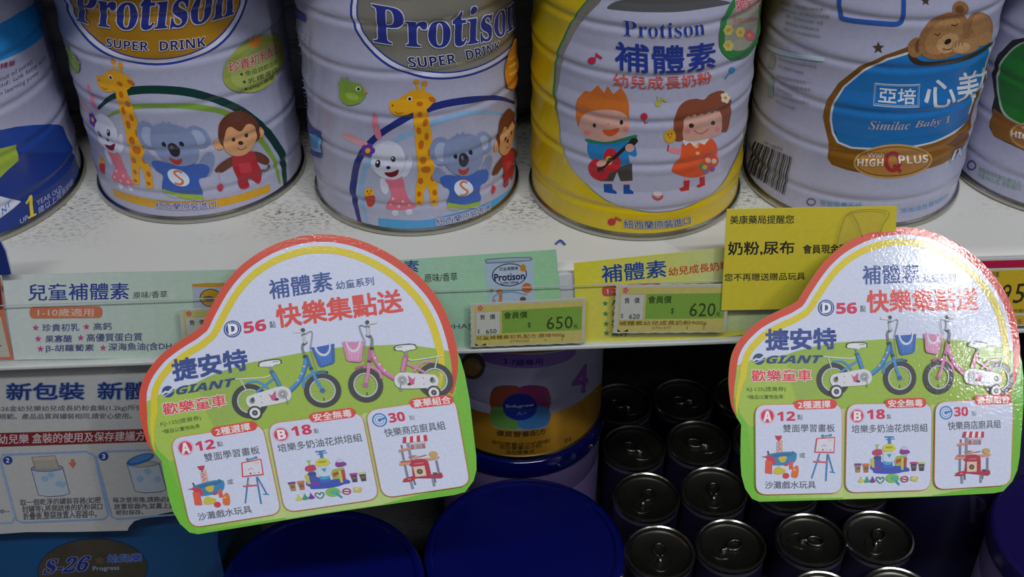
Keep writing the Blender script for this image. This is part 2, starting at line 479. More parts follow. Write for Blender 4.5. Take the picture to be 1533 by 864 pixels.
p.t3('歲以上成長奶粉', (140, 770), (268, 668), (136, 746), 'b9bedb')
p.build()

# ---------------------------------------------------------------- cans 1 and 2: shared artwork
K2 = (2.4, 420, 0); K1 = (2.4, 0, 0)
def koala(S, par, **k):
    p = Pr(S, 'koala_print', par, K2, rough=0.28, **k)
    G, G2 = '8592b8', 'a4b0d0'
    p.ell(575, 542, 40, 50, G); p.ell(578, 545, 26, 34, G2); p.ell(727, 512, 30, 40, G); p.ell(727, 512, 18, 26, G2)
    p.poly([(545, 640), (560, 600), (595, 625), (620, 650), (600, 665), (570, 655)], G, True)
    p.poly([(715, 625), (745, 560), (760, 575), (745, 640), (725, 650)], G, True)
    p.rect(603, 725, 645, 755, G2, 8); p.rect(675, 718, 715, 748, G2, 8)
    p.poly([(572, 642), (600, 628), (660, 632), (725, 608), (745, 618), (735, 650), (713, 668), (716, 725), (660, 738), (600, 735), (606, 682), (585, 668)], '3f62b4', True)
    p.poly([(600, 728), (660, 735), (717, 722), (717, 738), (660, 750), (600, 746)], '9db53c')
    p.poly([(590, 520), (620, 490), (660, 482), (700, 488), (722, 520), (724, 570), (708, 610), (665, 632), (620, 622), (592, 590), (584, 555)], G, True)
    p.poly([(625, 495), (635, 476), (645, 488), (655, 472), (665, 486), (675, 478), (685, 494), (655, 500)], G)
    p.ell(628, 561, 7, 9, '23263a'); p.ell(682, 546, 7, 9, '23263a')
    p.ell(656, 574, 18, 25, '2c2a35'); p.ell(651, 566, 5, 8, '6a6a7c')
    p.poly([(638, 606), (658, 610), (677, 600), (670, 622), (655, 629), (642, 622)], 'b13a34', True)
    p.ell(655, 675, 33, 29, 'dadff0'); p.line([(670, 655), (655, 652), (645, 662), (655, 674), (668, 684), (660, 697), (642, 698)], 7, 'd8763a', True)
    return p.build()
def giraffe(S, par, **k):
    p = Pr(S, 'giraffe_print', par, K2, rough=0.28, **k)
    Y, B = 'e8a81c', 'c26a1a'
    p.line([(497, 335), (490, 298)], 9, Y); p.line([(510, 335), (516, 302)], 9, Y); p.ell(488, 293, 11, 10, 'd48f26'); p.ell(517, 300, 11, 10, 'd48f26')
    p.poly([(475, 385), (522, 385), (532, 420), (548, 520), (545, 540), (552, 600), (563, 660), (567, 735), (540, 742), (535, 690), (524, 668), (515, 690), (512, 738), (484, 735), (484, 690), (494, 620), (484, 500)], Y)
    p.poly([(392, 365), (420, 358), (455, 335), (480, 324), (520, 328), (548, 345), (556, 358), (545, 372), (520, 392), (480, 400), (450, 412), (415, 412), (395, 395)], Y, True)
    p.ell(545, 358, 14, 9, B, 20); p.ell(403, 378, 4, 3, '7a4a12'); p.line([(412, 400), (425, 406), (440, 402)], 2.5, '7a4a12')
    p.ell(464, 355, 9, 8, 'f4f0e0'); p.ell(464, 356, 6, 6, '241d18')
    for x, y, a, b, r in ((500, 410, 9, 12, 0), (520, 440, 9, 14, 20), (497, 470, 9, 14, -10), (525, 490, 8, 14, 0), (505, 520, 10, 16, 10), (535, 545, 7, 13, 0), (512, 575, 12, 14, 0), (522, 608, 18, 13, 0), (548, 640, 10, 12, 0), (503, 650, 10, 12, 0), (553, 690, 8, 10, 0), (498, 695, 8, 9, 0), (550, 722, 8, 6, 0), (497, 725, 8, 5, 0), (500, 372, 12, 8, 0)):
        p.ell(x, y, a, b, B, r, n=14)
    return p.build()
def rabbit(S, par, **k):
    p = Pr(S, 'rabbit_print', par, K2, rough=0.28, **k)
    Wt = 'd6d8ea'
    p.poly([(332, 405), (345, 412), (358, 470), (362, 498), (345, 500), (330, 455)], 'd98098', True)
    p.poly([(222, 480), (262, 486), (312, 515), (305, 528), (255, 512), (222, 492)], 'd9a0a8', True)
    p.ell(455, 600, 14, 40, Wt, 20); p.ell(372, 668, 14, 30, Wt, -15)
    p.ell(412, 765, 12, 12, Wt); p.ell(462, 762, 12, 12, Wt)
    p.poly([(378, 645), (435, 640), (448, 680), (462, 712), (486, 738), (480, 748), (430, 755), (380, 750), (384, 730), (398, 700), (388, 670)], 'dd7488', True)
    for x, y in ((405, 712), (440, 722), (395, 735), (425, 742), (462, 738)): p.ell(x, y, 5, 5, 'f0b9c2')
    p.poly([(330, 545), (345, 520), (385, 505), (425, 520), (448, 560), (450, 610), (425, 640), (385, 645), (350, 630), (325, 595)], Wt, True)
    p.ring(388, 575, 62, 68, 2, 'b2b6cf')
    p.ell(350, 588, 9, 13, '2a2430'); p.ell(405, 571, 9, 12, '2a2430'); p.ell(348, 583, 3, 4, WHT); p.ell(403, 567, 3, 4, WHT)
    p.ell(388, 601, 8, 6, '2a2430'); p.poly([(374, 620), (400, 618), (424, 608), (420, 628), (400, 637), (382, 632)], '7a2028', True)
    for q in range(5): p.ell(315 + 15 * math.cos(q * 1.257), 540 + 15 * math.sin(q * 1.257), 11, 11, '6a3aa0')
    p.ell(315, 540, 9, 9, 'e6b22a')
    p.ell(320, 690, 18, 15, 'e8b030'); p.poly([(305, 705), (340, 702), (335, 735), (318, 742), (308, 728)], 'c8402c', True); p.ell(314, 686, 2.5, 2.5, '222222'); p.ell(326, 684, 2.5, 2.5, '222222'); p.poly([(316, 692), (326, 690), (321, 698)], 'd06a20')
    return p.build()
def monkey(S, par, **k):
    p = Pr(S, 'monkey_print', par, K1, rough=0.28, **k)
    B, Sk, R_ = '6a3826', 'dca070', 'b02430'
    p.line([(935, 610), (955, 612), (962, 600), (960, 590)], 6, B, True)
    p.poly([(778, 600), (800, 580), (835, 562), (850, 580), (820, 605), (795, 618), (772, 615)], B, True)
    p.poly([(905, 545), (935, 548), (962, 568), (958, 588), (935, 585), (915, 570)], B, True)
    p.line([(786, 615), (789, 660)], 2, 'c7a9b0'); p.ell(791, 672, 11, 15, 'c83448')
    p.poly([(835, 562), (870, 550), (910, 545), (925, 590), (940, 625), (928, 658), (905, 645), (890, 642), (893, 670), (862, 675), (852, 640), (838, 605)], R_, True)
    p.rect(858, 585, 900, 618, 'c43a44', 4, -6)
    p.ell(786, 516, 19, 20, Sk); p.ell(930, 474, 15, 20, Sk)
    p.poly([(783, 490), (790, 440), (820, 408), (858, 398), (900, 412), (925, 445), (930, 490), (905, 520), (870, 540), (820, 535), (795, 520)], B, True)
    p.poly([(840, 405), (848, 394), (855, 402), (863, 392), (870, 402), (880, 398), (884, 408), (860, 412)], B)
    p.poly([(802, 505), (812, 465), (830, 455), (860, 470), (885, 445), (908, 450), (920, 485), (905, 530), (875, 556), (835, 558), (808, 538)], Sk, True)
    p.ell(838, 500, 7, 8, '30201c'); p.ell(884, 485, 7, 8, '30201c'); p.ell(862, 512, 9, 7, '3a2420'); p.line([(850, 530), (866, 537), (884, 526)], 3, '7a3a28', True)
    return p.build()
# surface shift that carries can 2's artwork onto can 1 (koala nose to koala nose)
q2 = S2.inv(420 + 656 / 2.4, 574 / 2.4); q1 = S1.inv(625 / 2.4, 536 / 2.4)
SH = (q1[0] - q2[0], q1[1] - q2[1])
sh1 = dict(src=S2, shift=SH); 

def oval(S, par, fr, cx, foil, dark, bot, label):
    p = Pr(S, 'brand_oval', par, fr, rough=0.25)
    top = bot - 262 * 1.0
    cy = bot - 262
    p.ell(cx, cy, 330, 262, '2a3a94', n=60); p.ell(cx, cy, 322, 254, 'd6d8e8', n=60); p.ell(cx, cy, 308, 240, '2a3a94', n=60); p.ell(cx, cy, 303, 235, foil, n=60)
    p.build(label)
oval(S1, c1, K1, 560, GOLD, DGOLD, 236, 'gold foil oval'); oval(S2, c2, K2, 580, SILV, SILV, 286, 'silver foil oval')
def brand(S, par, fr, P, W_, o1, o2):
    p = Pr(S, 'brand_name', par, fr, rough=0.28)
    p.t3('𝐏𝐫𝐨𝐭𝐢𝐬𝐨𝐧', *P, '2a3488', out='d4d4e0', ob=0.035, bold=0.018)
    p.nxt('drink_line'); p.t3('𝗦𝗨𝗣𝗘𝗥', *W_[0], '20245c', out='d4d4dc', ob=0.08, bold=0.0)
    p.t3('𝗗𝗥𝗜𝗡𝗞', *W_[1], '20245c', out='d4d4dc', ob=0.08, bold=0.0)
    p.nxt('origin_line'); p.t3('紐西蘭原裝進口', *o1, '3a4690', out='e6e4ea', ob=0.07, bold=0.03)
    return p
# bands and arches first so lettering lies over them
p = Pr(S1, 'bottom_band', c1, K1, rough=0.28)
p.poly(spline([(402, 678), (480, 702), (560, 718), (650, 726), (750, 720), (860, 700), (972, 662)], False) + spline([(972, 690), (860, 728), (750, 750), (650, 757), (560, 748), (480, 732), (410, 706)], False), 'd9a21e'); p.build('yellow band')
p = Pr(S2, 'bottom_band', c2, K2, rough=0.28)
p.poly(spline([(350, 785), (430, 792), (520, 792), (620, 770), (740, 732), (850, 664)], False) + spline([(852, 697), (740, 764), (620, 800), (520, 825), (430, 826), (352, 815)], False), '4f9ed4'); p.build('light blue band')
tp = lambda t: min(1, 0.35 + 3 * min(t, 1 - t)) 
p = Pr(S1, 'printed_arch', c1, K1, rough=0.28)
p.line([(352, 392), (400, 350), (480, 326), (600, 324), (720, 340), (850, 388), (940, 455), (1000, 530), (1020, 600), (1028, 690)], 28, '0f3a34', True, taper=tp)
p.line([(385, 420), (430, 398), (500, 382), (600, 380), (700, 384), (800, 402), (890, 452), (950, 520), (985, 580), (1008, 660)], 20, '7fa43c', True, taper=tp); p.build('dark and light green arch')
p = Pr(S2, 'printed_arch', c2, K2, rough=0.28)
p.line([(292, 826), (272, 750), (262, 660), (285, 565), (345, 492), (450, 425), (560, 380), (680, 358), (780, 352), (842, 370)], 24, '25307c', True, taper=tp)
p.line([(312, 810), (293, 730), (292, 650), (320, 580), (400, 515), (500, 462), (620, 418), (730, 402), (830, 415)], 18, '8ab4dc', True, taper=tp); p.build('navy and light blue arch')

rabbit(S1, c1, **sh1); giraffe(S1, c1, **sh1); koala(S1, c1, **sh1); monkey(S1, c1)
rabbit(S2, c2); giraffe(S2, c2); koala(S2, c2)
mk1 = S1.inv(865 / 2.4, 520 / 2.4); kk1 = q1; kk2 = q2
monkey(S2, c2, src=S1, shift=(-SH[0], -SH[1]))
def bird(S, par, **k):
    p = Pr(S, 'bird_print', par, K2, rough=0.28, **k)
    p.poly([(212, 315), (206, 292), (220, 296), (218, 276), (232, 284), (238, 272), (250, 292), (285, 300), (302, 322), (304, 345), (285, 368), (250, 375), (225, 362), (212, 340)], '86a83c', True)
    p.ell(258, 345, 24, 12, 'a2c04e', 20); p.ell(280, 318, 9, 9, 'e6ead8'); p.ell(281, 319, 5, 6, '1e2418'); p.poly([(300, 322), (314, 330), (300, 338)], 'd6a030')
    p.build('small green bird')
bird(S2, c2); bird(S1, c1, **sh1)
p = brand(S1, c1, K1, ((278, 76), (838, 54), (272, -62)), [((385, 165), (535, 180), (382, 135)), ((575, 180), (738, 163), (573, 148))], ((560, 746), (775, 744), (560, 722)), 0); p.build()
p = brand(S2, c2, K2, ((336, 152), (838, 94), (328, 10)), [((462, 238), (628, 224), (456, 203)), ((664, 213), (782, 176), (660, 180))], ((560, 810), (752, 752), (556, 784)), 0); p.build()
# badge on can 1
p = Pr(S1, 'round_badge', c1, K1, rough=0.28)
p.poly([(800, 270), (815, 215), (860, 165), (920, 132), (985, 125), (1015, 160), (1010, 220), (980, 285), (925, 325), (865, 330), (815, 310)], '9aa64a', True)
p.poly([(828, 270), (840, 225), (880, 185), (930, 155), (980, 150), (1000, 175), (995, 225), (965, 278), (920, 305), (868, 312), (835, 298)], 'a9b462', True)
p.poly([(893, 168), (888, 134), (903, 145), (912, 120), (922, 141), (936, 130), (936, 162)], 'e08a30')
p.t3('珍貴初乳配方', (822, 262), (1003, 182), (816, 224), 'c0294a', out='e3dfc8', ob=0.05, bold=0.03)
for i, s_ in enumerate(('免疫調節活性', '乳鐵蛋白', 'Oligo寡醣')):
    y = 262 + i * 26; x = 866 + i * 7
    p.ell(x, y + 4, 5, 5, '3d4a2c'); p.t3(s_, (x + 12, y + 12), (x + 125 - i * 12, y - 34 + i * 2), (x + 12, y - 6), '3d4a2c')
p.build('olive green badge with orange crown')
# can 2 side prints
p = Pr(S2, 'side_print', c2, K2, rough=0.28)
p.poly([(20, 5), (55, 32), (92, 52), (92, 78), (55, 55), (22, 26)], '323a92')
p.poly([(72, 420), (110, 448), (150, 470), (150, 490), (108, 470), (74, 442)], '323a92')
p.poly([(78, 455), (108, 472), (150, 492), (150, 548), (110, 530), (82, 505)], '7fb2dc'); p.ell(126, 508, 16, 26, '4f9ad8', -10)
p.poly([(84, 506), (110, 532), (150, 550), (150, 566), (110, 550), (86, 524)], '323a92')
random.seed(3)
for c_ in range(4):
    for r_ in range(22):
        x = 54 + c_ * 17; y = 92 + r_ * 14 + c_ * 12
        if random.random() < 0.75 and not 405 < y < 560: p.line([(x, y), (x + 10 * random.uniform(0.5, 1), y + 6)], 3, '8d8fb8')
p.line([(110, 90), (118, 250), (122, 420)], 1.5, '8a7fae'); p.line([(96, 600), (150, 636)], 3, '8d8fb8'); p.line([(98, 655), (150, 686)], 3, '8d8fb8'); p.build('small print columns and navy bars')
p = Pr(S2, 'orange_badge', c2, K2, rough=0.28)
p.poly([(800, 280), (806, 220), (822, 165), (840, 140), (844, 250), (838, 305), (822, 318), (806, 308)], 'd98a28', True)
for i in range(3): p.line([(814, 215 + i * 26), (838, 198 + i * 26)], 7, 'e6c04a')
p.build()
p = Pr(S1, 'side_print', c1, K1, rough=0.28)
for i in range(9): p.line([(1030, 175 + i * 22), (1040 + (i % 3) * 5, 168 + i * 22)], 3, '8d8fb8')
p.build('small print')

# ---------------------------------------------------------------- can 3 (yellow)
K3 = (2.335, 780, 0)
p = Pr(S3, 'yellow_label', c3, K3, rough=0.25, coat=0.3)
a0, a1 = -math.pi * 0.97 * S3.R, math.pi * 0.97 * S3.R
p.add([(a0, 0.0046), (a1, 0.0046), (a1, H - 0.001), (a0, H - 0.001)], [(0, 1, 2, 3)], 'd6b808'); p.build()
p = Pr(S3, 'white_panel', c3, K3, rough=0.28)
gl = [(330, -60), (250, -20), (195, 45), (150, 120), (122, 200), (112, 280), (116, 350), (130, 430), (140, 500), (170, 580), (220, 640), (290, 695), (370, 730), (450, 745), (540, 738), (620, 710), (690, 655), (740, 585), (775, 500), (800, 400), (818, 300), (832, 220), (838, 120), (820, 20), (770, -50)]
p.poly(gl, '2f7f3c', True)
p.poly([(x + (7 if x < 400 else -4) * (1 if y < 430 else 0.0), y) for x, y in gl], SILV, True)
p.poly([(340, -50), (275, 10), (210, 80), (168, 150), (142, 230), (130, 300), (128, 360), (134, 430), (144, 500), (174, 580), (224, 638), (292, 692), (370, 726), (450, 741), (540, 734), (618, 706), (688, 651), (736, 582), (768, 500), (790, 400), (806, 300), (816, 220), (818, 120), (800, 20), (750, -50)], 'b4b4cc', True)
p.poly([(300, 28), (340, 4), (450, -8), (560, -8), (690, 0), (730, 12), (640, 30), (540, 42), (420, 42), (340, 36)], mat('8a8a8c', 0.25, 0.7), True)
p.build('white egg-shaped panel with green outline')
p = Pr(S3, 'boy_print', c3, K3, rough=0.28)
SK = 'd6a596'
p.rect(304, 630, 318, 650, SK); p.rect(360, 630, 374, 650, SK)
p.poly([(288, 644), (318, 644), (320, 662), (335, 672), (334, 678), (290, 672)], '1f4f9e'); p.poly([(358, 646), (380, 646), (380, 662), (394, 672), (392, 679), (358, 678)], '1f4f9e')
p.poly([(284, 575), (388, 572), (390, 632), (348, 634), (336, 600), (322, 634), (276, 634)], '4b4440')
p.poly([(232, 498), (300, 500), (384, 484), (400, 515), (406, 540), (398, 548), (376, 540), (382, 575), (300, 590), (240, 555), (232, 520)], '2a80c0')
p.poly([(228, 486), (300, 497), (396, 472), (400, 484), (345, 498), (290, 506), (232, 498)], '2d7f5c', True)
p.poly([(196, 440), (190, 380), (198, 345), (222, 318), (243, 322), (268, 298), (290, 326), (302, 300), (322, 330), (350, 306), (368, 335), (378, 370), (378, 440), (290, 430)], 'd0702c')
p.poly([(205, 440), (212, 410), (245, 388), (300, 382), (355, 392), (378, 420), (374, 462), (345, 486), (290, 496), (235, 482), (210, 465)], SK, True)
p.ell(232, 464, 14, 10, 'e08a80'); p.ell(366, 450, 10, 10, 'e08a80'); p.ell(212, 440, 9, 14, SK)
p.ell(257, 438, 6, 8, '2a2024'); p.ell(351, 428, 6, 8, '2a2024')
p.poly([(285, 454), (312, 454), (343, 446), (335, 466), (312, 477), (293, 470)], 'dc5a2c', True); p.line([(303, 432), (309, 434)], 3, 'a8705f')
p.poly([(235, 585), (250, 560), (280, 560), (296, 570), (290, 545), (300, 522), (322, 520), (340, 540), (350, 570), (335, 595), (310, 605), (300, 625), (275, 632), (245, 615)], 'c22838', True)
p.ell(308, 560, 13, 16, 'e8b63a'); p.ell(312, 556, 6, 7, '3a2018')
p.line([(268, 598), (385, 498)], 12, '2a2422'); p.poly([(375, 500), (386, 484), (404, 482), (410, 494), (396, 510), (384, 512)], '2a2422'); p.line([(270, 585), (290, 600)], 6, '2a2422')
p.ell(282, 570, 18, 11, SK, -20); p.ell(380, 517, 16, 14, SK)
p.build()
p = Pr(S3, 'girl_print', c3, K3, rough=0.28)
p.rect(572, 612, 584, 640, SK); p.rect(628, 605, 640, 630, SK)
p.poly([(568, 632), (590, 630), (588, 664), (560, 669), (553, 660), (570, 652)], 'c23038'); p.poly([(624, 620), (642, 616), (644, 646), (622, 656), (612, 652), (626, 642)], 'c23038')
p.poly([(512, 518), (560, 520), (562, 538), (520, 532)], 'e08898', True); p.poly([(665, 505), (690, 540), (672, 560), (655, 540)], 'e08898', True)
p.poly([(568, 500), (620, 505), (668, 486), (684, 520), (682, 545), (674, 575), (650, 608), (590, 620), (530, 600), (534, 575), (556, 545)], 'df5a34', True)
p.ell(612, 510, 8, 7, 'efb878'); p.ell(615, 534, 7, 6, 'efb878')
p.poly([(562, 490), (575, 510), (590, 498), (605, 512), (622, 498), (640, 506), (660, 486), (640, 478), (580, 480)], 'e6dfe4')
p.poly([(536, 488), (534, 430), (545, 385), (572, 356), (610, 346), (640, 348), (665, 328), (705, 318), (730, 345), (732, 400), (724, 450), (705, 462), (620, 440), (575, 470), (565, 492)], '8a4a34', True)
p.poly([(566, 480), (570, 420), (585, 402), (600, 396), (645, 392), (685, 384), (698, 400), (702, 450), (690, 472), (640, 488), (590, 495)], SK, True)
p.poly([(572, 405), (582, 398), (592, 410), (604, 396), (616, 406), (630, 394), (642, 402), (656, 390), (668, 397), (680, 386), (692, 392), (690, 372), (620, 376), (575, 388)], '8a4a34')
p.ell(594, 438, 9, 8, '3a2420'); p.ell(670, 429, 8, 8, '3a2420'); p.ell(582, 460, 12, 9, 'e08a88'); p.ell(686, 452, 10, 9, 'e08a88')
p.line([(603, 455), (628, 468), (656, 450)], 3, 'c0504c', True)
for q in range(5): p.ell(712 + 9 * math.cos(q * 1.257), 341 + 11 * math.sin(q * 1.257), 7, 8, 'e8dcc0')
p.ell(712, 341, 5, 5, 'dd8a30')
p.line([(516, 505), (513, 528)], 4, 'b02a3a'); p.poly([(500, 470), (512, 452), (530, 452), (540, 470), (538, 490), (520, 500), (504, 492)], 'e0ac30', True); p.ell(514, 470, 2.5, 3, '33200c'); p.ell(526, 468, 2.5, 3, '33200c'); p.poly([(516, 477), (526, 476), (521, 484)], 'd2601e')
p.poly([(628, 570), (640, 548), (658, 535), (680, 545), (688, 568), (672, 588), (645, 592)], 'd05038', True)
for x, y, c_ in ((630, 578, '3f9a58'), (642, 596, '4a86c0'), (668, 590, '8a4aa0'), (652, 560, 'e0a890'), (672, 562, 'e8c8b0'), (640, 583, 'e8b040')): p.ell(x, y, 9, 9, c_)
p.build()
p = Pr(S3, 'music_note', c3, K3, rough=0.28)
def note(p, x, y, r, c, up=1):
    p.ell(x, y, r, r * 0.85, c); p.line([(x + r * 0.8, y), (x + r * 0.95, y - 26 * up)], r * 0.25, c); p.poly([(x + r * 0.9, y - 26 * up), (x + r * 2.6, y - 10 * up), (x + r * 2.2, y - 4 * up), (x + r * 1.0, y - 14 * up)], c)
note(p, 250, 210, 14, 'c02c48'); p.nxt('music_note'); note(p, 480, 362, 12, 'b8b450', 0.9); p.line([(480, 362), (478, 335)], 4, 'b8b450'); p.nxt('music_note'); p.ell(430, 404, 12, 12, 'c02c48'); p.line([(430, 404), (434, 432), (444, 426)], 4, 'c02c48')
p.nxt('music_note'); p.ell(735, 244, 11, 11, '3f86bc'); p.line([(732, 248), (712, 274)], 5, '3f86bc')
p.nxt('music_note'); note(p, 317, 776, 14, 'c02838', 0.7)
p.nxt('bowl_print'); p.poly([(458, 682), (478, 690), (496, 680), (492, 692), (478, 697), (464, 692)], 'c84a3c', True); p.ell(477, 676, 16, 8, 'e0c8c4')
p.build()
p = Pr(S3, 'lettering', c3, K3, rough=0.28)
p.t3('𝐏𝐫𝐨𝐭𝐢𝐬𝐨𝐧', (360, 122), (641, 120), (358, 66), '263a90', out='e4e4f0', ob=0.02)
p.t3('補體素', (330, 240), (678, 236), (326, 140), '263a90', bold=0.04)
p.t3('幼兒成長奶粉', (325, 299), (664, 289), (322, 254), 'd65a4c', bold=0.025)
p.nxt('origin_line'); p.t3('紐西蘭原裝進口', (362, 796), (593, 781), (358, 767), '2c4690', out='ccc9b0', ob=0.06, bold=0.035); p.build()
p = Pr(S3, 'round_badge', c3, K3, rough=0.28)
p.poly([(692, 130), (700, 70), (730, 10), (775, -30), (825, -30), (838, 40), (835, 110), (815, 165), (780, 202), (735, 208), (700, 180)], '2f8040', True)
p.poly([(712, 115), (722, 60), (752, 10), (790, -10), (822, 0), (828, 60), (815, 120), (785, 165), (745, 175), (715, 150)], '9a9a88', True)
p.t3('獨家添加', (745, 45), (834, 10), (745, 0), 'd04460', out='d8d4c8', ob=0.05, bold=0.03); p.t3('活性三益菌調整', (735, 76), (824, 72), (735, 60), 'c04050')
for x, y, c_ in ((722, 104, 'd6c060'), (765, 112, 'd6c060'), (796, 122, 'c86078'), (722, 158, 'c8bc6a')):
    for q in range(6): p.ell(x + 10 * math.cos(q * 1.047), y + 11 * math.sin(q * 1.047), 8, 9, c_, n=12)
    p.ell(x, y, 6, 6, 'c89a30', n=12)
p.build('green badge with flowers')

# ---------------------------------------------------------------- can 4
K4 = (2.4, 1090, 0); K4b = (2.54, 1030, 0)
p = Pr(S4, 'blue_label', c4, K4, rough=0.28)
p.poly([(650, 168), (560, 198), (470, 240), (395, 300), (352, 365), (340, 420), (350, 470), (362, 510), (358, 570), (372, 592), (430, 612), (500, 625), (600, 630), (700, 610), (770, 590), (835, 540), (862, 500), (872, 440), (890, 360), (930, 260), (945, 150), (800, 150)], DGOLD)
p.poly([(372, 380), (362, 420), (370, 470), (385, 510), (365, 565), (380, 585), (460, 612), (600, 615), (740, 580), (850, 495), (862, 450), (740, 500), (600, 520), (430, 510)], mat('b07a30', 0.35, 0.6, grain=0.15, scale=50))
p.poly([(655, 184), (570, 208), (485, 250), (412, 312), (372, 375), (364, 430), (372, 480), (392, 512), (440, 532), (520, 536), (640, 532), (740, 512), (815, 478), (866, 430), (884, 350), (925, 262), (950, 150), (800, 160)], 'c8d0e0')
p.poly([(660, 190), (575, 214), (490, 255), (418, 316), (380, 376), (372, 430), (380, 478), (398, 508), (445, 526), (520, 530), (640, 526), (740, 506), (812, 472), (860, 428), (878, 350), (920, 262), (945, 148), (800, 165)], '2274bc')
p.poly([(372, 430), (378, 470), (500, 500), (700, 490), (872, 405), (868, 430), (812, 472), (740, 506), (640, 526), (520, 530), (445, 526), (398, 508)], '1f6cae')
p.poly([(780, 520), (830, 480), (862, 470), (860, 500), (820, 530)], '70471a')
p.ell(592, 580, 142, 62, 'c69a58', -3); p.ell(592, 580, 134, 55, DGOLD, -3); p.ell(592, 580, 130, 51, 'b98242', -3)
p.build('blue label with gold border')
p = Pr(S4, 'lettering', c4, K4, rough=0.28)
p.line([(528, 300), (690, 304), (684, 382), (522, 376)], 3, 'dfe6f2', closed=True); p.line([(533, 305), (685, 309), (679, 377), (527, 371)], 1.5, 'dfe6f2', closed=True)
p.t3('亞培', (538, 368), (672, 374), (543, 312), 'dfe6f2', bold=0.045)
p.t3('心', (702, 384), (812, 386), (708, 282), 'e2e2ea', bold=0.04); p.t3('美', (818, 370), (890, 350), (826, 262), 'e2e2ea', bold=0.04); p.t3('力', (893, 330), (925, 312), (898, 250), 'e2e2ea', bold=0.04)
p.t3('𝑺𝒊𝒎𝒊𝒍𝒂𝒄', (503, 465), (652, 466), (507, 432), 'b9b4c4', out='1c3e74', ob=0.03); p.t3('𝑩𝒂𝒃𝒚 𝟏', (668, 466), (795, 446), (672, 432), 'b9b4c4', out='1c3e74', ob=0.03)
p.nxt('emblem_lettering'); p.t3('With', (500, 566), (560, 565), (500, 548), 'efe8dc', bold=0.04); p.t3('𝗛𝗜𝗚𝗛', (463, 596), (556, 596), (465, 569), 'efe8dc', bold=0.0)
p.ring(592, 580, 24, 32, 14, 'b0323a'); p.line([(594, 592), (622, 618)], 13, 'b0323a'); p.t3('𝗣𝗟𝗨𝗦', (612, 586), (716, 582), (612, 558), 'efe8dc', bold=0.0)
p.nxt('side_word'); p.t3('𝑫𝒂', (796, 582), (848, 546), (800, 545), 'e8ecf4', out='2c6cb0', ob=0.06)
p.nxt('base_line'); p.t3('智能營養系統', (330, 738), (480, 748), (332, 716), '6aa6d4'); p.t3('添加這些嬰兒配方', (620, 768), (792, 708), (620, 750), '6aa6d4')
p.ring(298, 726, 15, 12, 3, '33333f')
p.nxt('blue_frame'); p.line([(402, -20), (404, 50), (430, 70), (560, 84), (612, 84), (628, 60), (632, -30)], 16, '2a56a8', True)
p.build()
for cx, cy, r in ((540, 172, 22), (710, 2, 18)):
    p = Pr(S4, 'star', c4, K4, rough=0.28); p.poly([(cx + (r if i % 2 == 0 else r * 0.42) * math.sin(i * math.pi / 5), cy - (r if i % 2 == 0 else r * 0.42) * math.cos(i * math.pi / 5)) for i in range(10)], '4a3a2c'); p.build('dark star')
p = Pr(S4, 'teddy_bear_print', c4, K4, rough=0.28)
b1, b2, b3, b4 = [mat(h_, 0.6, grain=0.16, scale=900) for h_ in ('96683e', 'a87a4c', '6a4426', 'c09868')]
p.poly([(650, 190), (700, 218), (790, 212), (870, 190), (945, 150), (940, 170), (860, 215), (770, 232), (690, 232), (655, 215)], '3a3020', True)
p.ell(905, 95, 48, 52, b1, -20); p.ell(910, 90, 36, 40, b2, -20)
p.ell(832, 30, 28, 28, b1); p.ell(828, 32, 16, 14, b3); p.ell(675, 170, 28, 36, b1, 20); p.ell(684, 164, 12, 24, b3, 15)
p.poly([(690, 190), (690, 130), (720, 80), (775, 45), (830, 45), (865, 75), (870, 125), (850, 170), (800, 200), (740, 212)], b1, True)
p.poly([(710, 175), (715, 130), (745, 90), (790, 65), (830, 70), (845, 110), (830, 155), (780, 185), (735, 195)], b2, True)
p.ell(790, 155, 44, 30, b4, -35); p.ell(790, 150, 14, 9, '2c1c14', -35); p.line([(742, 122), (756, 128), (762, 118)], 4, '3a2414'); p.line([(800, 88), (816, 92), (824, 84)], 4, '3a2414')
p.line([(770, 175), (790, 178), (808, 170)], 4, '6a4426', True)
p.ell(850, 165, 50, 26, b2, -12); p.ell(905, 135, 42, 28, b2, -20); p.ell(838, 170, 30, 16, b4, -12)
for x, y in ((820, 160), (832, 154), (846, 150)): p.line([(x, y), (x - 6, y + 12)], 2.5, b3)
p.build('sleeping brown teddy bear')
p = Pr(S4, 'barcode', c4, K4b, rough=0.3)
random.seed(11)
u = 0.0
while u < 0.97:
    wd = random.choice((0.012, 0.02, 0.032, 0.045)); 
    L = lambda t: ((255 + 145 * t, 537 + 62 * t), (220 + 150 * t, 640 + 105 * t if t > 9 else 650 + 95 * t))
    (x0, y0), (x1, y1) = L(u); (x2, y2), (x3, y3) = L(min(1, u + wd))
    p.poly([(x0, y0), (x2, y2), ((x2 + x3) / 2 + 3, (y2 + y3) / 2), (x3, y3), (x1, y1), ((x0 + x1) / 2 + 3, (y0 + y1) / 2)], '2b2924')
    u += wd + random.choice((0.014, 0.022, 0.034))
p.t3('4710050319', (240, 690), (366, 758), (238, 676), '3a382e', bold=0.02); p.t3('0710050', (290, 545), (360, 572), (291, 536), '4a483e')
p.build()
p = Pr(S4, 'small_print', c4, K4b, rough=0.3)
p.poly([(300, 165), (345, 185), (430, 205), (520, 215), (520, 232), (430, 222), (345, 205), (302, 185)], 'b8ccd8')
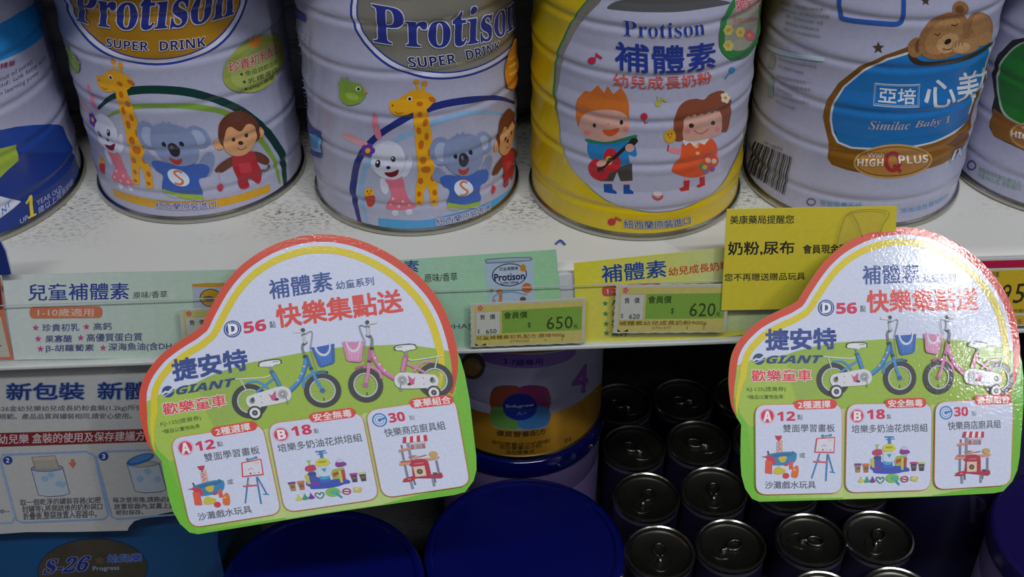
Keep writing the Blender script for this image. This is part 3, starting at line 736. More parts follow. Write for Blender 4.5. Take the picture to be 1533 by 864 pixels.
for yy, xs in ((8, (345, 530)), (35, (350, 540)), (60, (372, 515)), (85, (372, 500)), (110, (372, 505)), (225, (345, 490)), (250, (345, 440)), (288, (342, 478)), (312, (342, 470)), (335, (342, 400)), (362, (335, 465)), (385, (335, 410))):
    n = int((xs[1] - xs[0]) / 11)
    s_ = ''.join(random.choice('適合一歲以上幼兒成長營養奶粉添加配方沖調方法保存說明') for _ in range(n))
    p.t3(s_, (xs[0], yy + 4), (xs[1], yy + 34), (xs[0], yy - 8), '77766e')
p.poly([(312, 205), (332, 212), (332, 262), (312, 252)], '8d9a98'); p.poly([(306, 290), (328, 298), (326, 372), (304, 360)], '8fa4a2')
p.build()

# ---------------------------------------------------------------- can 5 (crop scale 2.16, origin 1390,0)
K5 = (2.16, 1390, 0)
p = Pr(S5, 'green_label', c5, K5, rough=0.28)
p.poly([(340, 115), (270, 130), (225, 175), (205, 240), (212, 310), (205, 370), (196, 410), (210, 440), (270, 470), (340, 500), (420, 500), (460, 300), (420, 130)], '1c2420')
p.poly([(212, 350), (197, 400), (208, 438), (260, 462), (340, 498), (420, 500), (430, 430), (300, 400)], mat('a87030', 0.35, 0.6))
p.poly([(345, 130), (285, 145), (240, 190), (220, 250), (224, 320), (245, 370), (290, 400), (345, 415), (440, 400), (450, 250), (420, 150)], 'aebfb0', True)
p.poly([(345, 134), (290, 149), (246, 192), (227, 250), (230, 318), (250, 365), (292, 394), (345, 408), (440, 396), (446, 250), (416, 154)], '23782c', True)
p.ell(330, 440, 68, 44, 'c69a58', 8); p.ell(330, 440, 62, 38, 'a86a38', 8)
p.build()
p = Pr(S5, 'lettering', c5, K5, rough=0.28)
p.t3('With', (298, 418), (340, 424), (300, 404), 'efe8dc', bold=0.04); p.t3('𝗛𝗜𝗚𝗛', (266, 440), (350, 458), (268, 420), 'efe8dc', bold=0.06)
p.nxt('small_print'); p.t3('建議食用年齡三歲以上', (160, 555), (300, 600), (162, 538), '7fae90'); p.t3('淨重900公克 原裝進口', (156, 572), (296, 618), (158, 556), '7fae90')
p.ring(138, 535, 13, 14, 5, '4a4a80'); p.build()

# ================================================================ cards in the price rail
def slab(name, surf, P, th, m, par, fr=(1, 0, 0), T=None, smooth=False, h=None):
    q = Pr(surf, name, par, fr, T=T)
    if smooth: P = spline(P, True, 4)
    V = [q.ab(*p) for p in P]
    h = surf.h if h is None else h
    A = [surf.fwd(a, b, h)[0] for a, b in V]; B = [surf.fwd(a, b, h - th)[0] for a, b in V]; n = len(V)
    tr = [tuple(t) for t in tessellate_polygon([[Vector((a, b, 0)) for a, b in V]])]
    fs = []
    for t in tr:
        nn = (A[t[1]] - A[t[0]]).cross(A[t[2]] - A[t[0]]); t = t if nn.dot(surf.n) > 0 else t[::-1]
        fs.append(list(t)); fs.append([i + n for i in t[::-1]])
    ar = sum(V[i][0] * V[(i + 1) % n][1] - V[(i + 1) % n][0] * V[i][1] for i in range(n))
    for i in range(n):
        j = (i + 1) % n; f = [i, i + n, j + n, j]
        fs.append(f if ar > 0 else f[::-1])
    if isinstance(m, str): m = mat(m, 0.4)
    return place(name, A + B, fs, m, par)
def mix(c1, c2, t):
    a = [int(c1[i:i + 2], 16) for i in (0, 2, 4)]; b = [int(c2[i:i + 2], 16) for i in (0, 2, 4)]
    return ''.join('%02x' % round(x + (y - x) * t) for x, y in zip(a, b))
def grad(p, TL, TR, BR, BL, c1, c2, n=10):
    L = lambda a, b, t: (a[0] + (b[0] - a[0]) * t, a[1] + (b[1] - a[1]) * t)
    for i in range(n):
        t0, t1 = i / n, (i + 1) / n
        p.poly([L(TL, TR, t0), L(TL, TR, t1), L(BL, BR, t1), L(BL, BR, t0)], mix(c1, c2, (i + 0.5) / n))
def star(p, x, y, r, c):
    p.poly([(x + (r if i % 2 == 0 else r * 0.42) * math.sin(i * math.pi / 5), y - (r if i % 2 == 0 else r * 0.42) * math.cos(i * math.pi / 5)) for i in range(10)], c)

YC = YR - 0.0008
INK = '4a4c8c'
k = (3.323, 0, 340)
V1 = vplane(YC, 0.0)
t1 = thing('label_card', 'long mint green card with pink stars and orange pill at the left of the rail', 'card', hit(150, 535, 1, YC), 'printed cards in the price rail')
slab('card', V1, [(8, 240), (500, 226), (1500, 205), (1480, 630), (1000, 652), (70, 660)], 0.0003, 'c3d8cc', t1, k)
p = Pr(V1, 'tint', t1, k, rough=0.4); grad(p, (8, 240), (1500, 205), (1480, 630), (70, 660), 'e2e8e6', 'b8d8be', 12); p.build('white fading to mint')
p = Pr(V1, 'lettering', t1, k, rough=0.4)
p.t3('兒童補體素', (140, 368), (642, 360), (136, 282), '3c50a0', out='dfe8e4', ob=0.04, bold=0.035); p.t3('原味/香草', (662, 357), (832, 350), (662, 322), '55585a', bold=0.015)
for s_, a, b, c, d in (('珍貴初乳', 210, 480, 395, 518), ('高鈣', 465, 475, 556, 512), ('果寡醣', 225, 536, 358, 574), ('高優質蛋白質', 430, 527, 708, 568), ('β-胡蘿蔔素', 228, 583, 468, 622), ('深海魚油(含DHA)', 540, 573, 900, 618)): p.t(s_, a, b, c, d, INK, bold=0.03, rot=-1)
p.build()
for x, y in ((178, 500), (430, 495), (190, 555), (402, 550), (202, 605), (513, 600)): p = Pr(V1, 'star', t1, k, rough=0.4); star(p, x, y, 18, 'd23c92'); p.build('pink star')
p = Pr(V1, 'orange_pill', t1, k, rough=0.4); p.rect(148, 394, 510, 452, 'e07a50', 22, -0.5); p.t('1-10歲適用', 188, 403, 466, 443, 'f0dccc', bold=0.02); p.build()
k7 = (3.322, 210, 340)
p = Pr(V1, 'can_picture', t1, k7, rough=0.4); p.poly([(260, 290), (430, 285), (440, 560), (272, 560)], 'b8c0d4'); p.poly([(258, 282), (340, 276), (440, 276), (440, 294), (340, 298), (260, 296)], 'd29a3a'); p.ell(350, 350, 55, 45, '4a4a62'); p.ell(350, 350, 50, 40, 'c8a028'); p.ell(340, 352, 30, 10, '50406a'); p.build()

k = (3.926, 560, 340)
t2 = thing('label_card', 'mint green card with a small picture of a silver can', 'card', hit(740, 520, 1, YC), 'printed cards in the price rail')
slab('card', V1, [(-180, 215), (300, 182), (1070, 130), (1095, 400), (1110, 690), (-180, 712)], 0.0003, 'a9d8bc', t2, k)
p = Pr(V1, 'tint', t2, k, rough=0.4); grad(p, (-180, 215), (1070, 131), (1108, 689), (-180, 711), 'c8e4dc', 'a4dca8', 12); p.build('pale to mint green')
p = Pr(V1, 'lettering', t2, k, rough=0.4)
p.t3('兒童補體素', (-240, 290), (262, 264), (-240, 215), '3c50a0', bold=0.035); p.t('原味/香草', 296, 268, 490, 318, '4c5450', bold=0.015, rot=-3); p.t('(含DHA)', 340, 562, 566, 606, '4a5a7c', bold=0.03, rot=-2); p.build()
p = Pr(V1, 'can_picture', t2, k, rough=0.4)
p.poly([(648, 205), (670, 180), (790, 172), (915, 170), (934, 190), (945, 440), (675, 455)], 'b9cfe2'); p.poly([(648, 195), (660, 184), (790, 174), (920, 172), (932, 182), (925, 196), (790, 208), (660, 213)], '7c93a4'); p.poly([(660, 192), (790, 180), (920, 180), (915, 190), (790, 198), (665, 204)], 'b0c4d0')
p.ell(795, 278, 104, 68, '34406e', -4); p.ell(795, 278, 97, 62, 'c4d4e0', -4); p.t('Protison', 704, 266, 886, 312, '2a2f66', bold=0.07, rot=-4); p.t('兒童補體素', 735, 230, 848, 252, '30386c', bold=0.03, rot=-3); p.t('SUPER DRINK', 742, 316, 852, 334, '30386c', bold=0.03, rot=-4)
p.ell(875, 237, 17, 22, 'd08a28', 10); p.ell(898, 355, 30, 30, 'd6722e'); p.ell(690, 370, 11, 12, '8aa83c'); p.line([(742, 435), (745, 378)], 18, 'd67834'); p.ell(738, 376, 20, 14, 'd67834')
p.line([(700, 440), (710, 400), (800, 378), (900, 395)], 6, '6aa0cc', True); p.ell(875, 420, 18, 14, '6a3a2c'); p.ell(705, 432, 10, 14, 'c08a9c'); p.build()

k = (3.757, 850, 300)
t3_ = thing('label_card', 'yellow card with green stars beside the mint can card', 'card', hit(960, 515, 1, YC), 'printed cards in the price rail')
slab('card', V1, [(33, 350), (870, 264), (1220, 235), (1235, 720), (700, 790), (55, 800)], 0.0003, 'e0d62a', t3_, k)
p = Pr(V1, 'tint', t3_, k, rough=0.4); grad(p, (33, 350), (870, 264), (878, 735), (50, 800), 'ece03a', 'd6de9c', 12); grad(p, (870, 264), (1220, 235), (1235, 720), (878, 735), 'cfd890', 'bcc8a4', 4); p.build('yellow fading to pale green')
p = Pr(V1, 'lettering', t3_, k, rough=0.4)
p.t3('補體素', (192, 462), (556, 428), (184, 362), '2e4f96', out='e0e49a', ob=0.03, bold=0.04); p.t3('幼兒成長奶粉', (567, 424), (912, 384), (563, 374), 'd24a2c', bold=0.03)
for i, s_ in enumerate(('ARA', '活性', '寡醣', '高鈣')): p.t(s_, 245, 555 + i * 57, 330, 590 + i * 57, '4a5a40', bold=0.04)
p.nxt('side_word'); p.t('無香料', 1140, 650, 1250, 690, '4a5c78', bold=0.04)
p.build()
for x, y in ((210, 575), (212, 633), (215, 690), (217, 742)): p = Pr(V1, 'star', t3_, k, rough=0.4); star(p, x, y, 18, '3e8a34'); p.build('green star')
p = Pr(V1, 'red_pill', t3_, k, rough=0.4); p.rect(192, 468, 522, 524, 'd84a30', 20, -4); p.t('1-7歲適用', 220, 478, 480, 514, 'f0dcc8', bold=0.02, rot=-4); p.build()

# far left: orange-edged card and navy card corner
k = (3.927, 0, 340)
t4 = thing('label_card', 'orange-bordered card cut off at the left edge of the rail', 'card', hit(5, 535, 1, YC), 'printed cards in the price rail')
slab('card', V1, [(-120, 290), (2, 285), (18, 420), (35, 560), (60, 690), (82, 772), (-120, 776)], 0.0003, 'e0724a', t4, k, h=0.0006)
V1b = vplane(YC, 0.0007); p = Pr(V1b, 'inner_panel', t4, k, rough=0.4); p.poly([(-120, 530), (8, 525), (24, 600), (48, 700), (62, 758), (-120, 764)], 'c9c8b8'); p.poly([(-120, 290), (0, 287), (12, 420), (18, 480), (-120, 490)], '5a3038'); p.line([(-30, 715), (12, 690)], 6, '55524a'); p.build('cream panel')
V4 = vplane(YR - 0.006, 0.0)
t5 = thing('promo_card', 'navy card corner standing above the rail at the far left', 'card', hit(5, 411, 1, YR - 0.006))
slab('card', V4, [(-150, -10), (-30, 0), (0, 68), (35, 140), (70, 278), (30, 282), (-150, 286)], 0.0005, '1c2f74', t5, k)
slab('white_edge', V4, [(-32, -2), (-26, -2), (3, 66), (38, 138), (73, 278), (68, 279), (33, 141), (-2, 70)], 0.0005, 'b8bdd6', t5, k, h=0.0003)

# price tags, outside the clear cover
YT = YR - 0.0062
V2 = vplane(YT, 0.0)
def price_tag(quad, price, name_txt, code, label):
    TL, TR, BR, BL = quad
    def T(x, y):
        u, v = x / 680, y / 255
        return tuple((TL[i] * (1 - u) + TR[i] * u) * (1 - v) + (BL[i] * (1 - u) + BR[i] * u) * v for i in (0, 1))
    t = thing('price_tag', label, 'price tag', hit((BL[0] + BR[0]) / 2, (BL[1] + BR[1]) / 2, 1, YT), 'price tags on the rail')
    tl = thing  # shorthand unused
    P = []
    for i in range(17): P.append((i * 42.5, 0 if i % 2 else 3))
    P += [(680, 255)] + [(680 - i * 42.5, 255 if i % 2 else 252) for i in range(17)] + [(0 if i % 2 else 5, 255 - i * 17) for i in range(1, 15)]
    s_ = Plane(V2.o, V2.u, V2.v); s_.h = 0.0
    slab('backing', s_, P, 0.0004, 'c9cabc', t, T=T)
    p = Pr(s_, 'printed_face', t, T=T, rough=0.4)
    p.rect(25, 14, 665, 246, 'd2c470'); p.rect(34, 50, 176, 184, 'cfcfc6'); p.line([(34, 50), (176, 50), (176, 184), (34, 184)], 2, '8c8c84', closed=True)
    p.rect(187, 48, 660, 180, '86ae48')
    p.poly([(28, 232), (52, 246), (28, 246)], '2c2c26'); p.poly([(60, 246), (92, 232), (92, 246)], '2c2c26')
    for q in range(5): p.ell(60 + 10 * math.cos(q * 1.257), 28 + 10 * math.sin(q * 1.257), 7, 7, 'd86a70', n=10)
    p.build('yellow face with green price panel')
    p = Pr(s_, 'lettering', t, T=T, rough=0.4)
    p.t('售', 58, 66, 88, 96, '5a5a54', bold=0.03); p.t('價', 116, 66, 148, 96, '5a5a54', bold=0.03); p.t('$', 42, 150, 56, 176, '5a5a54'); p.t(price, 92, 152, 156, 178, '44443e', bold=0.02)
    p.t('會員價', 198, 58, 338, 98, '44602a', bold=0.04); p.t('$', 340, 122, 358, 156, '44602a', bold=0.02)
    p.t(price, 452, 98, 606, 168, '3c4a24'); p.t('元', 612, 146, 636, 168, '3c4a24', bold=0.03)
    p.t(name_txt, 34, 188, 560, 216, '8a7232', bold=0.02); p.t(code, 236, 220, 350, 234, '9a8444'); p.t('1', 445, 220, 450, 234, '9a8444'); p.t('1', 545, 220, 550, 234, '9a8444')
    p.build()
    return t
price_tag(((703.5, 455), (877, 445.5), (875, 514), (704.5, 520.5)), '650', '兒童補體素初乳配方·原味900g', '0790760', 'white-edged price tag reading 650 on the mint card')
price_tag(((922, 427), (1093.5, 425), (1086, 498), (917, 499.5)), '620', '補體素幼兒成長奶粉900g', '0791977', 'white-edged price tag reading 620 on the yellow card')
price_tag(((267, 463), (438, 456), (440, 522), (274, 528)), '650', '兒童補體素·原味900g', '0790759', 'price tag mostly hidden behind the left bicycle sign')

# yellow pharmacy notice in a clear sleeve
k = (4.32, 1070, 300)
YN = YR - 0.0072
V3 = vplane(YN, 0.0)
t6 = thing('notice_card', 'yellow notice with black writing in a clear sleeve above the rail', 'notice', hit(1210, 465, 1, YN))
slab('card', V3, [(78, 58), (1178, 38), (1152, 690), (42, 712)], 0.0004, 'ecd832', t6, k)
p = Pr(V3, 'lettering', t6, k, rough=0.4)
p.t('美康藥局提醒您', 98, 96, 512, 153, '2a2a18', rot=-0.5, bold=0.035); p.t('奶粉,尿布', 84, 264, 514, 356, '1e1c14', rot=-0.8, bold=0.05); p.t('會員現金回饋', 570, 283, 920, 344, '2a2818', rot=-1, bold=0.05); p.t('您不再贈送贈品玩具', 62, 469, 584, 519, '2e2c18', rot=-1, bold=0.03); p.build()
V3.h = 0.0012
slab('clear_sleeve', V3, [(60, 50), (1192, 24), (1168, 706), (34, 722)], 0.0001, SLEEVE, t6, k)
V3.h = 0.0016
slab('clear_tab', V3, spline([(785, 285), (810, 180), (870, 64)], False) + spline([(1112, 58), (1070, 170), (1040, 290)], False), 0.0001, clear_mat('clear_tab_plastic', (0.985, 0.98, 0.965), 0.02), t6, k)
V3.h = 0.0018
p = Pr(V3, 'tab_edge', t6, k)
p.line([(785, 285), (805, 190), (872, 64), (1112, 58), (1075, 160), (1045, 260)], 4, '9a8f58', True); p.line([(872, 64), (915, 130), (948, 225)], 4, '9a8f58', True); p.build()

# right-hand price sheet
k = (4.117, 1430, 330)
t7 = thing('price_sheet', 'yellow price sheet with magenta top band at the right end of the rail', 'price tag', hit(1525, 490, 1, YT))
slab('backing', V2, [(60, 240), (640, 226), (640, 645), (60, 660)], 0.0004, 'd2d2cc', t7, k, h=0.0)
V2b = vplane(YT, 0.0001)
p = Pr(V2b, 'printed_face', t7, k, rough=0.4); p.poly([(60, 252), (640, 236), (640, 284), (60, 298)], 'c01848'); p.poly([(60, 313), (640, 298), (640, 566), (60, 578)], 'd8b82c'); p.poly([(60, 592), (640, 580), (640, 636), (60, 650)], 'd6b23a'); p.build('magenta band over yellow')
p = Pr(V2b, 'lettering', t7, k, rough=0.4)
p.t3('9', (288, 505), (345, 500), (292, 395), '3a3418', bold=0.012, shear=0.15); p.t3('5', (352, 512), (428, 506), (362, 392), '3a3418', bold=0.012, shear=0.15); p.t('原價', 225, 315, 270, 350, '6a6430', bold=0.03); p.t('特惠期間', 360, 545, 470, 568, '6a6430', bold=0.03); p.t('多', 382, 606, 412, 640, '5a5430'); p.build()

# ================================================================ the two die-cut bicycle signs
def bike(p, hub0, flip, s, c, cd_, cl, basket, basket2, parts='all'):
    def X(x, y): return ((hub0[0] + (1346.5 - x) * s) if flip else x, y + (hub0[1] - 566 if flip else 0))
    def L(P, w_, col, sm=False): p.line([X(*q) for q in P], w_, col, sm)
    def PL(P, col, sm=False): p.poly([X(*q) for q in P], col, sm)
    def E(x, y, rx, ry, col, rot=0):
        q = X(x, y); p.ell(q[0], q[1], rx * (s if flip else 1), ry, col, rot)
    def RG(x, y, rx, ry, w_, col):
        q = X(x, y); p.ring(q[0], q[1], rx * (s if flip else 1), ry, w_, col)
    for x, y in ((1247, 568.5), (1346.5, 566)):
        RG(x, y, 21.2, 21.6, 7.2, '35373b'); RG(x, y, 16.6, 17, 1.8, 'c8ccd0')
        for i in range(8):
            a = i * math.pi / 8; L([(x + 16 * math.cos(a), y + 16 * math.sin(a)), (x - 16 * math.cos(a), y - 16 * math.sin(a))], 0.35, 'b5c19a')
        E(x, y, 2.8, 2.8, '9aa0a4'); L([(x, y + 15), (x, y + 10.5)], 1.2, '3a3a3a')
    L([(1246, 541.5), (1259, 541), (1268, 546), (1275, 554)], 3.2, c, True)
    L([(1322, 559), (1324, 549), (1333, 541.5), (1346, 539.5)], 3.6, c, True); L([(1340, 540.5), (1348, 538), (1356, 540), (1354, 542)], 3, cd_, True)
    L([(1258, 557), (1270, 549), (1283, 541)], 3.2, c)
    L([(1232, 534), (1250, 535.5), (1274, 536.8), (1280, 534)], 1.5, 'dfe3e6', True); L([(1239, 536), (1244.8, 552)], 1.3, 'dfe3e6')
    L([(1283, 530), (1287, 541), (1290.5, 552)], 6, cd_); L([(1283.5, 530), (1287.5, 541), (1291, 552)], 3.6, c)
    L([(1332, 516), (1327, 532), (1318, 548), (1306, 559), (1298, 563)], 6.4, cd_, True); L([(1331.6, 516), (1326, 532), (1317, 547.5), (1305, 558), (1298, 562)], 4.2, c, True)
    for x, y in ((1327, 528), (1322, 538), (1316, 547)): E(x, y, 1.6, 1.6, cl)
    L([(1332, 512), (1334, 524), (1337, 536)], 4.4, cd_); L([(1337, 534), (1340, 548), (1346, 564)], 4.2, c, True); E(1346.5, 566, 3.4, 3.4, cd_)
    L([(1329.5, 512), (1330.5, 516)], 5.2, '2e3034'); L([(1335.5, 531), (1336.6, 534)], 5, '2e3034')
    L([(1330, 512), (1328, 503), (1329, 497), (1333, 494)], 3.2, '7c8088', True); L([(1329, 497), (1335, 493)], 4, '55585e')
    L([(1333, 495), (1331.5, 488), (1332, 479)], 3.8, 'c5c9cf'); L([(1318, 476), (1325, 476.5), (1331, 477)], 4.6, 'd9dce0'); E(1331.5, 475.5, 3, 3, '45474c'); L([(1329, 483), (1334, 481)], 2, '55585e')
    L([(1334, 482), (1340, 479), (1343.5, 480), (1342, 490), (1339, 501)], 1.3, '8c9096', True); L([(1338, 501), (1340, 520), (1343, 538)], 0.8, '8c9096', True)
    PL([(1265.5, 520), (1267, 514), (1276, 512), (1292, 512.2), (1298, 514.5), (1298, 520), (1294, 518)], '3c3e44'); PL([(1268, 520.6), (1269, 515.5), (1277, 514), (1291, 514), (1296.2, 516), (1295, 520), (1288, 521), (1283, 524), (1278, 522)], 'e6e8ec', True)
    L([(1286, 516.2), (1294, 516.2)], 0.9, '3c3e44'); L([(1281.5, 522), (1282.8, 530)], 3.2, '8c9096'); L([(1280, 531), (1285, 529.5)], 4, cd_)
    PL([(1242, 570), (1244, 563), (1250, 560), (1270, 556.5), (1290, 553), (1299, 555), (1304, 561), (1304, 569), (1299, 575), (1285, 577.5), (1255, 579), (1246, 577.5)], 'dfe0e4', True)
    E(1250.5, 568.5, 4, 4.4, '8a8f86'); E(1251.5, 567, 2, 3.6, '44464a', 20); E(1263, 564, 1, 1, '9a9ea2'); E(1263.5, 573, 1, 1, '9a9ea2')
    PL([(1274, 561), (1278, 564), (1284, 558.5), (1284, 568), (1287, 572), (1278, 572), (1276, 567)], 'cf5a8c', True); E(1284, 571, 3, 2, '4a2c40')
    E(1293, 564.5, 7, 7.2, 'b4b7ba'); E(1293, 564.5, 4.8, 5, '9a9da2'); E(1293, 564.5, 1.6, 1.6, 'dfe0e4'); L([(1293, 565), (1297, 572), (1297.5, 580)], 1.6, '8a8d90', True)
    E(1251.5, 586.5, 10, 10.3, '303236'); E(1251.5, 586.5, 7.4, 7.6, 'e4e6ea'); E(1251.5, 586.5, 4, 4.1, '3a3c40'); E(1251.5, 586.5, 1.5, 1.5, '8a8d90')
    PL([(1339, 501.5), (1346, 502.5), (1368, 500.5), (1371, 500), (1370.5, 504), (1368.5, 526), (1366, 529), (1350, 532.3), (1346.5, 530), (1341, 507)], basket)
    PL([(1343, 507), (1348, 504), (1352, 512.5), (1358, 513), (1362, 506), (1366, 504), (1364, 527), (1350, 529)], basket2)
    PL([(1346, 500.5), (1349, 509), (1356, 513.6), (1362.5, 509), (1364.5, 498.5), (1366, 499), (1364.6, 509.5), (1359, 516), (1351, 515.5), (1346, 508.5), (1343.8, 501)], 'dde0e6', True)
    for i in range(4): L([(1349 + i * 4.4, 519), (1350 + i * 4.1, 528)], 1.0, basket)

def quadmap(x, y):
    x = (x - 1310) / 200; y = (y - 540) / 200
    f = (1, x, y, x * x, x * y, y * y)
    a = (438.445, 220.512, 30.121, 7.408, 0.164, 10.291); b = (563.045, -26.69, 203.272, 3.252, 0.253, -2.838)
    return sum(i * j for i, j in zip(f, a)), sum(i * j for i, j in zip(f, b))
OUT = [(1102, 623.5), (1095, 608), (1091.5, 585), (1090.6, 564), (1093.5, 538), (1100.4, 519), (1112.6, 501.7), (1133.4, 482.6), (1159.5, 468), (1180, 459)]
OUT2 = [(1194.5, 450), (1202, 437), (1212, 421.5), (1225.5, 402), (1240.5, 385), (1260, 368.6), (1285.6, 354.3), (1310, 345.6), (1338, 340.6), (1360, 340.6), (1385, 344.2), (1410, 352.6), (1436, 366.4), (1460, 384), (1481.6, 405), (1497.6, 426), (1511, 449.5), (1521, 479), (1526.2, 510), (1527, 530), (1525, 552), (1520, 572), (1513, 590)]
def offs(P, d, lo=None, hi=None):
    out = []
    n = len(P)
    for i in range(n):
        a, b = P[max(i - 1, 0)], P[min(i + 1, n - 1)]; dx, dy = b[0] - a[0], b[1] - a[1]; L = math.hypot(dx, dy)
        out.append((P[i][0] - dy / L * d, P[i][1] + dx / L * d))
    return out
def sign(surf, T, label, ang):
    c0_ = surf.o
    t = thing('bicycle_promo_sign', label, 'sign', c0_)
    k = dict(T=T, rough=0.5, coat=0.5, bump=0.05, scale=700)
    o1 = spline(OUT, False, 4) + spline(OUT2, False, 4)
    edge = spline(OUT, False, 4) + spline(OUT2[:-3], False, 4) + [(1529.5, 540), (1532, 562), (1532.5, 600), (1530, 640), (1526.5, 684), (1523, 704), (1516, 720), (1502, 735.5), (1488, 738.5), (1390, 743.6), (1310, 746.6), (1137, 751.3), (1126, 747), (1115.6, 732), (1110, 712), (1108.6, 690), (1108.8, 660), (1109.6, 636)]
    slab('card', surf, edge, 0.0006, mat('6fbe22', 0.5, coat=0.5, bump=0.05, scale=700), t, T=T)
    p = Pr(surf, 'background_print', t, **k)
    inner = [(1103, 548)] + [q for q in offs(spline(OUT[4:], False, 4), 6)] + [q for q in offs(spline(OUT2, False, 4), 6)] + [(1512, 600), (1400, 600), (1250, 604), (1200, 570)]
    p.poly(inner, WSIGN)
    hill = [(1101, 548), (1125, 539), (1150, 535), (1177, 531), (1194, 525), (1218, 519), (1253, 513), (1300, 509.5), (1335, 507.2), (1378, 506.3), (1421.5, 508.6), (1451, 510.8), (1473.6, 514.5), (1501, 521.6), (1520, 528), (1523, 560), (1516, 590), (1505, 604), (1410, 625), (1300, 630), (1180, 630), (1140, 645), (1122, 640), (1108, 620), (1098, 590)]
    p.poly(hill, '9dbd3e')
    p.poly([(1102, 548), (1125, 540), (1177, 532), (1182, 570), (1192, 600), (1160, 640), (1128, 648), (1110, 622), (1099, 592)], 'a9c648')
    p.poly([(1177, 531), (1194, 525), (1218, 519), (1253, 513), (1240, 560), (1225, 590), (1195, 600), (1184, 570)], '98b64a')
    grad(p, (1118, 640), (1262, 612), (1262, 745), (1136, 748), '7cc02c', 'c6d98c', 8); grad(p, (1262, 612), (1396, 608), (1394, 742.5), (1262, 747), 'b9d27a', 'c0d684', 6); grad(p, (1394, 606), (1518, 596), (1514, 722), (1390, 742.5), 'c0d684', '7cc02c', 8)
    p.poly([(1510, 600), (1528, 595), (1525, 684), (1520, 706), (1505, 730), (1496, 732), (1508, 715)], '74bd26')
    for s0 in (0,):
        tpL = lambda t_: min(1, 0.25 + 5 * t_) 
    A1 = spline(OUT, False, 4); A2 = spline(OUT2, False, 4); PP = A1 + A2
    def band(d0, d1, col, e0, e1):   # e0, e1: vertices left out at the two ends
        nn = len(PP); tp_ = lambda i: 1.0 if i < 14 else (min(1.0, 0.35 + (nn - 1 - i) / 22.0))
        tp2 = lambda i: min(1.0, 0.06 + i / 13.0)
        a = [offs(PP, d0 * tp2(i))[i] for i in range(nn)]; b = [offs(PP, d1 * tp2(i))[i] for i in range(nn)]
        # keep the mitre at the notch
        j = len(A1)
        P = [(a[i][0], a[i][1]) for i in range(nn)]
        Q = [(a[i][0] + (b[i][0] - a[i][0]) * tp_(i), a[i][1] + (b[i][1] - a[i][1]) * tp_(i)) for i in range(nn)]
        V = []
        for i in range(nn): V += [p.ab(*P[i]), p.ab(*Q[i])]
        p.add(V, [(2 * i, 2 * i + 1, 2 * i + 3, 2 * i + 2) for i in range(e0, nn - 1 - e1)], col)
    p.build('white sky over a green hill')
    p = Pr(surf, 'border_ring', t, **k)
    band(0.2, 11.2, 'd8401e', 0, 0); band(11, 17.5, WSIGN, 16, 14); band(17, 27, 'e2cc10', 0, 0)
    p.build('orange and yellow border')
    p = Pr(surf, 'heading', t, **k); r = ang
    p.t('補體素', 1291, 396, 1376.5, 425, '2f4f96', rot=-2, bold=0.04); p.t('幼童系列', 1381, 410, 1431, 422.5, '3a5490', rot=-1.5, bold=0.03)
    p.t('快樂集點送', 1297, 432, 1465.5, 467, 'e2483e', rot=-1.5, bold=0.065)
    p.ell(1236.5, 461, 12.2, 12.2, '27408c'); p.ell(1236.5, 461, 10.4, 10.4, 'dfe4f4'); p.ell(1236.5, 461, 9.6, 9.6, '27408c'); p.t('𝗗', 1230.5, 453, 1244, 469, 'f2f4fa', bold=0.06)
    p.t('𝟱𝟲', 1251.7, 453, 1283, 470, 'd8244e', rot=-1, bold=0.05, shear=0.0); p.t('點', 1287.6, 457, 1296, 467, '7d8092', bold=0.03)
    p.t('捷安特', 1145, 491, 1252.5, 524.5, '24428e', rot=-1, bold=0.085)
    p.t('歡樂童車', 1124, 553, 1215, 571.5, 'e23c44', rot=-0.5, bold=0.06, out='eef0ea', ob=0.06)
    p.t('KJ-125(提貨券)', 1118, 579, 1176, 587, '5d7434', rot=-0.5); p.t('*贈品以實物為準', 1118.5, 591, 1172.5, 597.5, '5d7434', rot=-0.5)
    p.build('blue and red headline lettering')
    p = Pr(surf, 'maker_logo', t, **k)
    p.ell(1136, 537.6, 8.8, 8.4, '1f3f7c'); p.line([(1127, 541), (1132, 537.5), (1137, 538.2), (1145, 532.5)], 2.6, 'dfe6ec', True); p.line([(1128.5, 543.5), (1135, 541.5), (1144, 537.5)], 0.9, 'dfe6ec', True)
    p.t('𝗚𝗜𝗔𝗡𝗧', 1147, 532, 1232, 544, '1f3f7c', rot=-0.5, bold=0.05, shear=0.3); p.build('dark blue disc and slanted letters')
    p = Pr(surf, 'blue_bicycle_picture', t, **k); bike(p, (1346.5, 566), False, 1, '4a92cc', '2e6aa8', 'c9b6e0', '2f5fb8', '3f78cc'); p.build()
    p = Pr(surf, 'pink_bicycle_picture', t, **k); bike(p, (1404, 565), True, 0.9, 'd888b0', 'bc6494', 'f0d0e4', 'd98cb8', 'e4a4c8'); p.build()
    boxes = (((1130, 606.5), (1259, 605), (1258.5, 737.5), (1131, 740)), ((1267, 605.5), (1393, 604), (1391, 733), (1264.5, 737)), ((1399, 602.5), (1514.5, 596.5), (1510.5, 725.5), (1397, 732.5)))
    def rquad(Q, r):
        out = []
        for i in range(4):
            a, b, c = Q[i - 1], Q[i], Q[(i + 1) % 4]
            la, lc = math.hypot(a[0] - b[0], a[1] - b[1]), math.hypot(c[0] - b[0], c[1] - b[1])
            s_ = (b[0] + (a[0] - b[0]) * r / la, b[1] + (a[1] - b[1]) * r / la); e_ = (b[0] + (c[0] - b[0]) * r / lc, b[1] + (c[1] - b[1]) * r / lc)
            for q in range(7):
                u = q / 6; out.append(tuple((1 - u) ** 2 * s_[m_] + 2 * u * (1 - u) * b[m_] + u * u * e_[m_] for m_ in (0, 1)))
        return out
